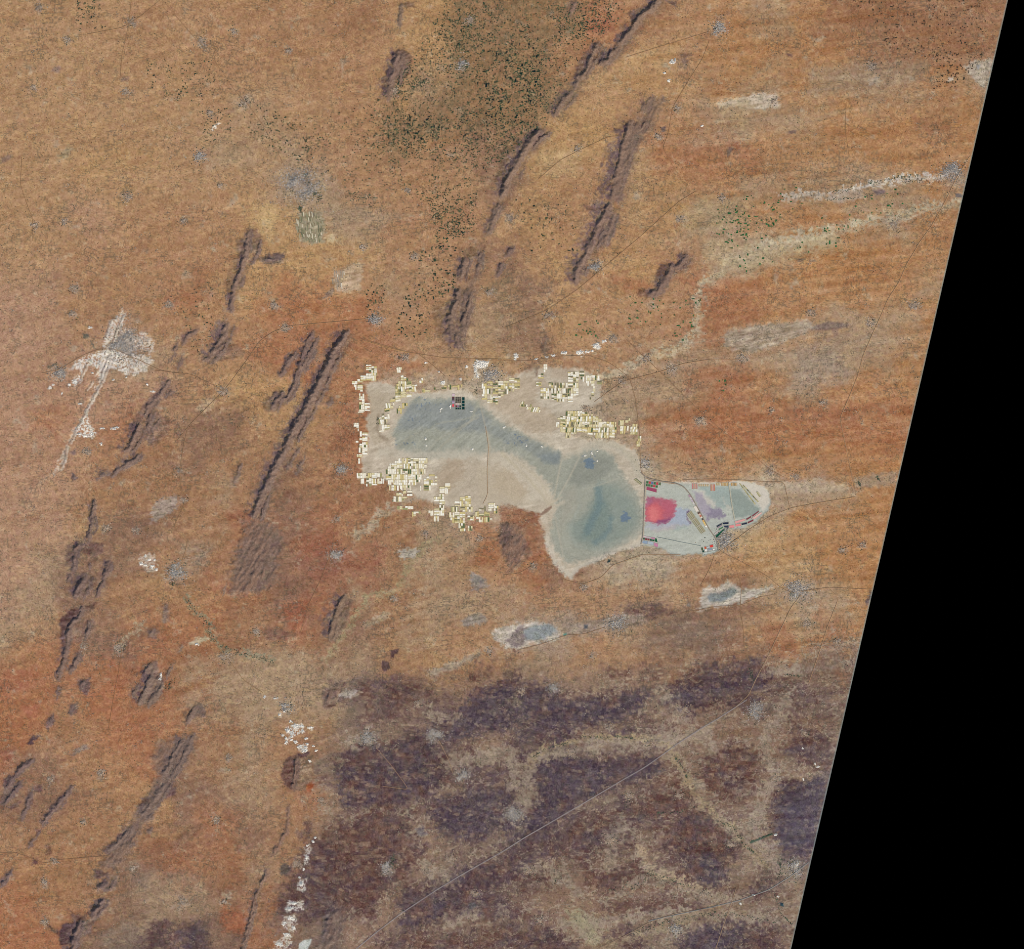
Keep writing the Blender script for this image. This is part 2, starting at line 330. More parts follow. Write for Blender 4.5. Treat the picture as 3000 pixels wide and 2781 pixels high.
# ------------------------------------------------------------------ pale dry flats, river beds
RIVERS = [
    ('sandy river bed winding south-west from the green fields to the lake plain',
     [('B4', [(560, 0), (300, 60), (100, 90), (0, 130)], 44, 'b39f7c'),
      ('B3', [(1990, 110), (1830, 180), (1750, 260), (1640, 320), (1590, 420), (1610, 540), (1590, 660), (1520, 770), (1420, 830), (1250, 840), (1150, 900), (1060, 960), (900, 1000)], 14, 'baa88a'),
      ('A4', [(1540, 1480), (1350, 1500), (1230, 1520), (1080, 1590), (900, 1600), (700, 1660), (560, 1690), (330, 1740), (0, 1830)], 16, 'baa98c')]),
    ('white salty river bed fringed with dark trees west of the eastern market town',
     [('A4', [(1400, 1285), (1150, 1300), (1000, 1330), (860, 1350), (700, 1390), (600, 1420), (420, 1420), (250, 1440)], 12, 'c9beb0')]),
    ('dry brown stream bed crossing the southern dark country from north to east',
     [('D3', [(600, 500), (720, 380), (900, 340), (1050, 290), (1250, 290), (1450, 310), (1600, 340), (1680, 420), (1700, 500), (1780, 560), (1770, 640), (1880, 760), (1960, 830)], 9, 'a08b6c'),
      ('D4', [(450, 830), (520, 900), (620, 950), (660, 1040), (760, 1140), (860, 1230)], 12, '9c866a')]),
    ('pale stream bed running across the south-eastern corner below the dark field',
     [('D3', [(1990, 1560), (1800, 1600), (1640, 1680), (1450, 1740), (1200, 1820)], 14, '98836a'),
      ('D3', [(950, 1600), (1060, 1680), (1100, 1780)], 26, 'a09478'), ('D3', [(1440, 1100), (1500, 1220), (1560, 1300), (1700, 1330), (1900, 1420)], 14, 'ab9578')]),
    ('greenish sandy stream bed curving past the long southern hogback ridge',
     [('C2', [(1480, 430), (1380, 470), (1300, 560), (1200, 720), (1100, 850), (960, 850), (880, 960), (790, 1110), (700, 1220), (620, 1330)], 9, 'a1906c'),
      ('C2', [(850, 420), (960, 370), (1010, 270), (1110, 220), (1300, 130)], 14, 'ae9a80')]),
    ('faint stream channel threading the farms below the western town',
     [('C1', [(1350, 870), (1440, 980), (1520, 1060), (1550, 1180), (1660, 1260), (1990, 1330)], 7, '8f866c'),
      ('C1', [(1040, 1050), (960, 1140), (860, 1230)], 10, 'a89478')]),
]
for lab, parts in RIVERS:
    rid = newid('river_bed', lab, kind='structure')
    for t, pts, wd, col in parts:
        pp = P(t, pts); sl_, m = line_mask(pp, wd * 1.35, wd * .7, 7); m = m * np.clip(.85 + .22 * fine2[sl_] + .12 * streak2[sl_], 0, 1)
        tint(sl_, m, col, .95)
        sl_, m = line_mask(pp, wd * .5, 3, 4); H[sl_] -= .012 * m; setid(sl_, m > .5, rid)

PLAYAS = [   # pale, salt-crusted hollows
    ('white crusted hollow cut by the eastern edge of the plain', 'A4', [(1560, 480), (1620, 440), (1760, 430), (1740, 580), (1700, 640), (1640, 590), (1590, 540)], 'b8aa96', 6),
    ('chalk white flat with dark scrub patches beside the northern villages', 'A4', [(0, 690), (100, 680), (200, 690), (210, 780), (140, 790), (0, 790), (-250, 780), (-240, 740)], 'c6b6a0', 7),
    ('pale grey flat along the northern road', 'A4', [(840, 590), (920, 560), (960, 600), (860, 620)], 'b9aa9a', 5),
    ('small white hollow near the eastern edge above the crusted one', 'A4', [(1430, 570), (1480, 565), (1480, 590), (1435, 590)], 'c8bba8', 3),
    ('grey clay flat with ploughed brown fields east of the sandy river', 'B4', [(0, 620), (220, 610), (420, 590), (480, 640), (360, 700), (220, 760), (100, 800), (0, 830), (-200, 790), (-200, 680)], 'a99985', 8),
    ('grey and white salt flat with a dark wet centre south of the pond town', 'C4', [(180, 770), (220, 800), (300, 770), (330, 745), (400, 790), (440, 800), (680, 795), (560, 850), (430, 920), (230, 940), (110, 970), (130, 830)], 'bcb5a7', 6),
    ('oval salt flat, half brown and half bluish, in the southern plain', 'C3', [(80, 1140), (130, 1090), (300, 1060), (430, 1045), (530, 1070), (600, 1130), (560, 1190), (400, 1200), (300, 1260), (180, 1230)], 'bbb1a3', 6),
    ('grey hollow with a curved white rim south-west of the red field', 'C2', [(1680, 690), (1760, 710), (1830, 790), (1760, 820), (1680, 810), (1690, 740)], '9c8f84', 5),
    ('grey scrub flat north of the oval salt flat', 'C2', [(1620, 1040), (1700, 980), (1790, 1000), (1800, 1050), (1700, 1080), (1640, 1080)], '8f8478', 6),
    ('bluish white dry pond among the western lake farms', 'C2', [(1150, 540), (1230, 510), (1310, 510), (1290, 570), (1200, 590)], 'b0a89c', 5),
    ('grey rock flat north of the western hill town', 'C1', [(1080, 300), (1130, 180), (1280, 110), (1310, 180), (1260, 250), (1100, 330)], 'a19083', 5),
    ('light dusty flat beside the western railway town', 'B1', [(1440, 1200), (1500, 1150), (1580, 1160), (1560, 1230), (1500, 1270), (1430, 1250)], 'b89a78', 6),
    ('whitish clay patch by the stream south of the western town', 'C1', [(1380, 1200), (1450, 1160), (1530, 1150), (1500, 1200), (1400, 1220)], 'bcae90', 4),
    ('pale grey wash fan beside the rock spur in the southern plain', 'C2', [(730, 1570), (800, 1530), (880, 1560), (860, 1590), (760, 1610)], 'a3978a', 5),
    ('grey fan-shaped alkali patch in the north-western plain', 'A1', [(430, 1130), (480, 1060), (560, 1080), (470, 1150), (400, 1190)], 'ad9878', 8),
    ('white bare flat beside the striped salt works of the north', 'A2', [(640, 1730), (700, 1710), (705, 1770), (640, 1770)], 'd0b890', 5),
    ('bright white sliver of bare stone in the north-western plain', 'A1', [(1540, 935), (1600, 885), (1615, 890), (1590, 930), (1550, 942)], 'e2d8c8', 2),
    ('brownish pale flat around the small northern salt works', 'F2', [(790, 1400), (860, 1390), (1100, 1290), (1170, 1310), (1140, 1640), (960, 1660), (830, 1640), (790, 1560)], 'b79c7e', 4),
    ('greenish grey flat under the striped northern salt works', 'F2', [(400, 720), (520, 680), (700, 700), (690, 1060), (560, 1090), (400, 1040), (340, 850)], 'a1967c', 5),
    ('grey dusty wash east of the southern twin lakes', 'C3', [(650, 1060), (900, 1010), (1200, 990), (1240, 1060), (1000, 1100), (760, 1130), (650, 1140)], '988676', 9),
    ('whitish sand fan by the southern stream', 'C2', [(900, 1080), (1060, 960), (1110, 980), (1020, 1060), (930, 1100)], 'b09c80', 8),
    ('grey sandy flat at the foot of the southern scarp fields', 'C2', [(1360, 1410), (1560, 1340), (1740, 1260), (1760, 1290), (1560, 1400), (1400, 1450)], 'a4937f', 8),
]
for lab, t, pts, col, soft in PLAYAS:
    pid = newid('dry_flat', lab, kind='structure')
    sl_, m, d = poly_mask(P(t, pts), soft, 5); tint(sl_, m, col, .85)
    COL[sl_] += (m * 9 * streak2[sl_])[..., None]
    H[sl_] = H[sl_] * (1 - m) - .01 * m; setid(sl_, m > .5, pid)
for z in [('Q4', [(640, 720), (720, 640), (700, 800), (650, 900), (600, 860), (600, 780)], '5f5764', 30, .5, 10), ('C4', [(175, 870), (200, 840), (270, 840), (360, 795), (400, 825), (350, 870), (300, 900), (190, 905)], '7d8484', 5, .92, 2),  # first zone: blue-grey haze of the south-east corner painted on the ground
          ('C3', [(210, 1200), (260, 1110), (330, 1070), (360, 1110), (350, 1200), (280, 1240)], '7f706c', 6, .9, 4),
          ('C3', [(330, 1110), (400, 1068), (540, 1066), (575, 1120), (470, 1180), (350, 1180)], '8f9594', 5, .95, 2),
          ('C2', [(1710, 700), (1790, 740), (1770, 780), (1700, 760)], '7c7470', 5, .8, 4),
          ('A4', [(1640, 470), (1675, 470), (1655, 510)], '8a8a8c', 3, .8, 1),
          ('A4', [(890, 1385), (960, 1380), (980, 1400), (920, 1425), (890, 1410)], '76656c', 5, .8, 3),
          ('A4', [(560, 1430), (800, 1380), (830, 1440), (640, 1480), (560, 1470)], 'b0a090', 6, .6, 5),
          ('A4', [(380, 480), (1300, 440), (1300, 500), (1050, 600), (760, 640), (420, 700)], 'a08c74', 20, .5, 8),
          ('A3', [(1700, 780), (1990, 700), (1990, 1000), (1850, 900)], 'ae9672', 20, .5, 8),
          ('A3', [(1440, 1560), (1650, 1420), (1990, 1440), (1990, 1560), (1740, 1700), (1500, 1700)], 'b39c78', 18, .55, 8),
          ('B3', [(1660, 0), (1990, 40), (1990, 180), (1800, 280), (1680, 260), (1640, 120)], 'b49e7c', 12, .6, 6),
          ('C4', [(600, 110), (720, 100), (1250, 70), (1260, 130), (800, 210), (640, 200)], 'ae977c', 14, .6, 8),
          ('B4', [(0, 1780), (240, 1770), (500, 1760), (700, 1800), (700, 1844), (0, 1844)], 'b5a48c', 8, .6, 5),
          ('B4', [(740, 1740), (1080, 1690), (1060, 1790), (770, 1820)], '9e8c78', 8, .7, 5),
          ('A2', [(560, 1560), (700, 1500), (1240, 1560), (1060, 1620), (720, 1620)], 'a08a70', 16, .5, 8)]:
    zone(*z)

# ------------------------------------------------------------------ the salt lake
FLAT = P('S', [(1065, 1118), (1100, 1115), (1150, 1125), (1170, 1150), (1250, 1150), (1330, 1140), (1370, 1146), (1400, 1165), (1440, 1140), (1520, 1090),
               (1600, 1075), (1700, 1080), (1760, 1110), (1760, 1180), (1700, 1205), (1640, 1225), (1660, 1270), (1720, 1290), (1790, 1288), (1850, 1308), (1880, 1350),
               (1888, 1410), (1887, 1560), (1882, 1590), (1851, 1597), (1826, 1606), (1789, 1619), (1758, 1636), (1721, 1651), (1698, 1661), (1683, 1676),
               (1671, 1694), (1658, 1686), (1641, 1666), (1621, 1640), (1606, 1606), (1597, 1573), (1588, 1543), (1579, 1528), (1586, 1511),
               (1575, 1503), (1540, 1493), (1500, 1475), (1470, 1472), (1440, 1500), (1380, 1500), (1300, 1480), (1230, 1460), (1120, 1400), (1060, 1395),
               (1055, 1340), (1075, 1290), (1070, 1230), (1090, 1190)])
flat_id = newid('lake_shore', 'pale beige dry shore flats ringing the grey salt lake', kind='structure')
sl_, m, d = poly_mask(FLAT, 7, 4); tint(sl_, m, 'bfb3a0', .94); H[sl_] = H[sl_] * (1 - m) - .02 * m; setid(sl_, m > .5, flat_id)
COL[sl_] += (m * (5 * streak2[sl_] + 4 * blotch[sl_]))[..., None]
for z in [('S', [(1075, 1140), (1155, 1150), (1150, 1180), (1110, 1220), (1100, 1270), (1125, 1290), (1095, 1300), (1080, 1260)], 'b0a18b', 8, .8, 4),
          ('S', [(1500, 1110), (1560, 1090), (1590, 1120), (1560, 1170), (1640, 1230), (1620, 1270), (1540, 1260), (1480, 1210), (1420, 1180), (1460, 1140)], 'ae9a82', 12, .55, 8),
          ('S', [(1300, 1345), (1340, 1335), (1400, 1348), (1450, 1368), (1500, 1380), (1530, 1410), (1545, 1440), (1530, 1470), (1470, 1470), (1440, 1500), (1380, 1520), (1330, 1480), (1280, 1440)], 'b4a692', 10, .75, 6),
          ('S', [(1310, 1345), (1360, 1340), (1350, 1400), (1290, 1450), (1270, 1400)], 'a8937b', 10, .5, 6),
          ('S', [(1440, 1390), (1490, 1375), (1540, 1430), (1520, 1465), (1450, 1440)], 'b0987a', 10, .6, 6),
          ('S', [(1600, 1070), (1680, 1078), (1700, 1110), (1620, 1110)], 'ad9a84', 10, .6, 6)]:
    zone(*z)
LAKE = P('S', [(1196, 1174), (1218, 1160), (1261, 1166), (1321, 1164), (1361, 1168), (1397, 1174), (1406, 1180), (1425, 1200), (1471, 1238), (1526, 1266), (1562, 1286), (1604, 1306),
               (1633, 1320), (1651, 1338), (1690, 1330), (1713, 1314), (1751, 1310), (1791, 1328), (1808, 1360), (1822, 1388), (1838, 1418), (1866, 1438),
               (1879, 1476), (1883, 1551), (1853, 1575), (1801, 1603), (1751, 1628), (1701, 1644), (1660, 1648), (1624, 1612), (1610, 1568), (1614, 1530),
               (1628, 1488), (1622, 1451), (1602, 1414), (1575, 1388), (1540, 1356), (1505, 1332), (1470, 1322), (1433, 1326), (1390, 1332), (1340, 1338), (1270, 1342),
               (1225, 1338), (1165, 1322), (1146, 1272), (1160, 1232), (1176, 1210)])
lake_id = newid('salt_lake', 'shallow grey green salt lake with pale curving shorelines', kind='structure')
sl_, m, d = poly_mask(LAKE, 9, 4); tint(sl_, m, '9b9c8f', .95); setid(sl_, m > .5, lake_id)
H[sl_] = H[sl_] * (1 - m) - .03 * m
band = np.sin(d * .55 + 1.6 * fine1[sl_]) * np.exp(-d / 25) * m                   # old shorelines
COL[sl_] += (band * 7 * sstep(1560, 1640, PX[sl_]))[..., None]
for z in [('S', [(1196, 1180), (1320, 1175), (1400, 1190), (1440, 1240), (1430, 1265), (1330, 1260), (1250, 1250), (1170, 1262), (1165, 1235)], '8a8e8b', 12, .85, 4),
          ('S', [(1440, 1240), (1540, 1285), (1620, 1322), (1640, 1345), (1630, 1360), (1570, 1335), (1500, 1300), (1440, 1280)], '8a8e89', 9, .75, 4),
          ('E5', [(700, 330), (930, 290), (960, 380), (900, 430), (760, 420)], '7e8688', 9, .6, 3),
          ('E5', [(1190, 360), (1560, 340), (1600, 450), (1400, 620), (1200, 700), (1050, 640), (1080, 520)], '87897f', 12, .7, 3),
          ('E5', [(1400, 640), (1620, 680), (1800, 850), (1860, 1000), (1850, 1150), (1700, 1290), (1500, 1400), (1300, 1420), (1100, 1320), (1060, 1150), (1300, 950)], '838e86', 16, .75, 3),
          ('E5', [(1350, 900), (1480, 850), (1560, 1050), (1500, 1260), (1350, 1330), (1200, 1300), (1220, 1150)], '74847e', 14, .6, 3),
          ('E5', [(1000, 760), (1130, 700), (1150, 950), (1000, 1150), (960, 1300), (940, 1100)], 'a19b8c', 14, .5, 3)]:
    zone(*z)
lakes = fnoise(16, 6, 2.2, 6.0, 38); lakef = fnoise(17, 5, 1.8)
for poly, amp in ((LAKE, 1.3), (FLAT, 3.0)):
    sl_, m, d = poly_mask(poly, 9, 4); m = m * (1 - .7 * sstep(1560, 1620, PX[sl_])); COL[sl_] += (m * (amp * lakes[sl_] + amp * .5 * lakef[sl_]))[..., None]
zone('E5', [(100, 250), (400, 300), (600, 430), (800, 640), (870, 850), (800, 900), (600, 880), (570, 700), (350, 480), (150, 400)], 'c0b5a2', 12, .85, 5)
zone('E5', [(0, 440), (150, 470), (350, 480), (560, 700), (600, 880), (300, 900), (100, 850), (0, 800)], 'b8aa94', 12, .75, 6)
zone('E1', [(400, 1330), (900, 1390), (1300, 1400), (1700, 1380), (1950, 1420), (1900, 1520), (1250, 1500), (700, 1500), (400, 1460)], 'c1b7a5', 12, .75, 5)
for s_ in [('S', [(1600, 1573), (1606, 1606), (1621, 1640), (1645, 1668), (1671, 1690), (1690, 1665), (1721, 1649), (1758, 1634), (1789, 1617), (1826, 1604), (1880, 1588)], 11, 'c4bbaa', 6, .8, 2),
           ('S', [(1588, 1543), (1580, 1528), (1592, 1508), (1618, 1488), (1650, 1470)], 8, 'c0b4a0', 5, .6, 1),
           ('E1', [(880, 650), (990, 570), (1200, 590), (1500, 590)], 6, 'b9b2a2', 5, .7, 1), ('E1', [(560, 1210), (690, 960), (800, 830), (880, 700)], 6, 'b4ab98', 5, .6, 1),
           ('S', [(1650, 1340), (1690, 1325), (1730, 1300), (1800, 1305), (1850, 1345), (1876, 1400)], 12, 'b6ae9c', 8, .7, 2), ('E5', [(1400, 730), (1420, 900), (1340, 1080), (1270, 1220)], 16, '6d8082', 10, .7, 2),
           ('E5', [(1560, 1060), (1540, 1180), (1450, 1290), (1350, 1350)], 10, '6f8284', 9, .6, 2),
           ('E5', [(1100, 880), (1110, 960), (990, 1150), (1000, 1350), (1120, 1450), (1350, 1480), (1650, 1380), (1870, 1250)], 5, 'a5a597', 5, .5, 1),
           ('E5', [(1180, 920), (1100, 1100), (1070, 1250), (1150, 1400), (1400, 1430), (1700, 1310)], 5, '9aa096', 5, .45, 1),
           ('E5', [(960, 1180), (960, 1330), (1060, 1470), (1250, 1530), (1500, 1460), (1850, 1290)], 6, 'a3a193', 5, .5, 1),
           ('E5', [(860, 930), (920, 640), (970, 400)], 3.5, 'b5ac98', 3, .6, 0), ('E5', [(900, 880), (1050, 620), (1180, 350)], 3, 'b9b09c', 2.5, .6, 0),
           ('E5', [(1250, 730), (1500, 650), (1650, 590)], 2.5, 'a9a696', 3, .6, 0), ('E5', [(880, 980), (940, 1250), (980, 1450), (1020, 1640)], 3, 'b0a998', 3, .6, 0),
           ('E5', [(720, 990), (830, 890), (980, 820)], 3, 'c0b29c', 3, .5, 0), ('E5', [(750, 700), (810, 850)], 3, 'c6b8a2', 3, .5, 0),
           ('E5', [(270, 300), (640, 660), (820, 900)], 5, 'b4a88f', 6, .5, 1), ('E5', [(400, 340), (700, 600), (860, 900)], 4, 'b8ac94', 6, .45, 1),
           ('E5', [(100, 60), (130, 240), (110, 700)], 5, 'b0a591', 4, .7, 0),
           ('E1', [(990, 1420), (1010, 1290), (1130, 1120), (1280, 1000), (1700, 930), (1900, 860)], 2.5, 'a9a796', 2.5, .55, 1),
           ('E1', [(1160, 1380), (1300, 1230), (1500, 1120), (1800, 940)], 3, 'a8a493', 3, .5, 1),
           ('E1', [(1260, 1420), (1450, 1240), (1650, 1060), (1880, 900)], 4, 'aaa491', 3.5, .5, 1),
           ('E1', [(700, 1380), (820, 1240), (1000, 1130)], 3, 'aba593', 3, .45, 1),
           ('E1', [(1910, 660), (1840, 820), (1800, 930)], 6, 'aca892', 6, .5, 1),
           ('E1', [(1890, 560), (1920, 700), (1980, 960), (2050, 1300)], 3, 'b0a793', 2.5, .6, 0),
           ('E1', [(430, 880), (420, 1080), (480, 1200), (560, 1230)], 7, '948470', 6, .7, 1),
           ('S', [(1750, 1290), (1820, 1310), (1860, 1350), (1878, 1400)], 8, 'b8ae98', 6, .5, 1)]:
    stroke(*s_)
mott = sstep(.9, 1.7, fnoise(41, 5, 2.0)) * .75
for t, pts in [('E1', [(920, 620), (1200, 600), (1420, 650), (1400, 760), (1200, 800), (1000, 780)]), ('E1', [(820, 900), (1060, 860), (1100, 950), (860, 960)]),
               ('E1', [(680, 1250), (930, 1160), (960, 1320), (700, 1340)]), ('E5', [(1200, 330), (1400, 320), (1400, 420), (1200, 420)]), ('E5', [(400, 60), (560, 100), (560, 200), (300, 220)])]:
    sl_, m, d = poly_mask(P(t, pts), 8, 4); tint(sl_, m * mott[sl_], '5f6f86', .9)
for t, pts, c, lab in [('E5', [(1250, 380), (1350, 370), (1365, 460), (1300, 500), (1240, 440)], '6b7b88', 'blue deeper pool near the lake north shore'),
                       ('E5', [(1700, 960), (1750, 1040), (1780, 1060), (1750, 1105), (1660, 1105)], '67788a', 'blue triangular deeper pool in the lake eastern basin'),
                       ('E5', [(1515, 1550), (1550, 1550), (1560, 1580), (1530, 1590)], '1c3740', 'small dark village pond off the lake south shore'),
                       ('C3', [(770, 1070), (800, 1070), (795, 1098), (772, 1098)], '5c6068', 'dark slate square tank in the grey southern wash'),
                       ('C3', [(620, 1135), (645, 1130), (645, 1150), (625, 1152)], '4f8478', 'green pool at the end of the oval salt flat'),
                       ('D2', [(425, 1900), (435, 1800), (470, 1775), (530, 1765), (520, 1800), (495, 1850), (490, 1900)], 'c2c8c2', 'pale grey tailings pond cut by the bottom edge'),
                       ('D4', [(955, 1500), (980, 1505), (985, 1530), (960, 1525)], '203c4c', 'dark blue reservoir in the south-east corner'),
                       ('D4', [(735, 1058), (900, 995), (904, 1003), (742, 1068)], '2e4c42', 'dark green straight dam reservoir in the south-east')]:
    i = newid('pool', lab, kind='structure'); sl_, m, d = poly_mask(P(t, pts), 2.2, 3 if t == 'E5' else 0); tint(sl_, m, c, .92); H[sl_] -= .01 * m; setid(sl_, m > .45, i)
# island in the lake
zone('E5', [(715, 1020), (780, 960), (850, 920), (860, 940), (800, 1000), (735, 1035)], '8a7262', 2, .9, 1)
# reservoirs of the salt company east of the dam
EAST = P('E4', [(172, 100), (400, 140), (560, 140), (700, 150), (900, 150), (1150, 140), (1400, 125), (1560, 150), (1700, 200), (1770, 260), (1800, 350), (1810, 430), (1760, 520), (1690, 590),
                (1560, 690), (1400, 745), (1270, 745), (1200, 770), (1110, 850), (1110, 900), (1130, 1040), (920, 1100), (890, 1060), (700, 1085), (500, 1085), (430, 1020), (330, 985),
                (140, 955), (120, 900), (150, 800), (172, 300)])
east_id = newid('salt_reservoir', 'pale milky evaporation reservoir beyond the straight dam', kind='structure')
sl_, m, d = poly_mask(EAST, 4, 2); tint(sl_, m, 'b0b4aa', .95); setid(sl_, m > .5, east_id); H[sl_] = H[sl_] * (1 - m) - .03 * m
COL[sl_] += (m * 3 * streak2[sl_])[..., None]
for z in [('E4', [(560, 140), (800, 145), (1150, 142), (1400, 125), (1560, 150), (1700, 200), (1770, 260), (1800, 400), (1700, 520), (1650, 430), (1520, 250), (1400, 160), (800, 168)], 'cdc4b5', 5, .95, 2),
          ('E4', [(1270, 230), (1400, 230), (1480, 320), (1600, 440), (1650, 500), (1560, 570), (1335, 610), (1300, 450)], '8c968e', 4, .9, 2),
          ('E4', [(860, 200), (1255, 190), (1300, 440), (1230, 480), (1100, 470), (1050, 390), (950, 270)], '98a49e', 5, .85, 3),
          ('E4', [(830, 255), (940, 270), (950, 330), (1050, 380), (1090, 460), (980, 420), (900, 320)], 'c4bcb0', 5, .8, 3),
          ('E4', [(1180, 330), (1260, 440), (1280, 490), (1230, 480)], 'bdb6a8', 4, .6, 3),
          ('E4', [(800, 280), (900, 290), (980, 420), (1040, 490), (990, 640), (920, 560), (850, 430)], 'a096a2', 5, .85, 4),
          ('E4', [(1000, 490), (1130, 480), (1215, 540), (1190, 600), (1020, 600), (960, 650)], '847a8c', 5, .85, 4),
          ('E4', [(1000, 640), (1330, 620), (1330, 690), (1100, 740), (1020, 720)], 'aeb1aa', 5, .6, 3),
          ('E4', [(570, 480), (720, 470), (770, 520), (720, 600), (740, 690), (560, 740), (430, 730), (480, 660)], 'a0a8b6', 6, .85, 4),
          ('E4', [(190, 650), (420, 700), (600, 650), (560, 740), (380, 770), (180, 740)], 'a8a8b0', 5, .8, 4),
          ('E4', [(700, 560), (750, 500), (760, 540), (720, 590), (770, 690), (740, 680)], '6f5a70', 3, .85, 2),
          ('E4', [(240, 760), (600, 690), (700, 700), (500, 770), (300, 790)], 'b6a9a4', 5, .5, 3),
          ('E4', [(570, 720), (690, 705), (740, 730), (520, 790)], '9aa69e', 4, .6, 3)]:
    zone(*z)
red_id = newid('brine_pond', 'crimson red brine pond against the straight dam', kind='structure')
sl_, m, d = poly_mask(P('E4', [(178, 325), (280, 325), (400, 355), (520, 375), (560, 400), (578, 510), (540, 590), (490, 640), (430, 690), (340, 690), (210, 655), (176, 630)]), 4, 3.5)
tint(sl_, m, 'ac6070', .95); setid(sl_, m > .5, red_id)
for z in [('E4', [(200, 430), (330, 400), (420, 470), (400, 620), (300, 660), (220, 630), (185, 560)], 'c9656a', 10, .85, 3),
          ('E4', [(240, 480), (330, 470), (340, 600), (280, 640), (210, 580)], 'd97f7c', 9, .7, 3),
          ('E4', [(400, 370), (540, 400), (560, 500), (480, 620), (410, 560)], 'b86070', 8, .7, 3),
          ('E4', [(300, 660), (440, 620), (520, 600), (430, 690), (340, 690)], '7c4a72', 5, .7, 3),
          ('E4', [(178, 330), (260, 330), (250, 400), (178, 470)], 'a06a86', 7, .6, 3)]:
    zone(*z)

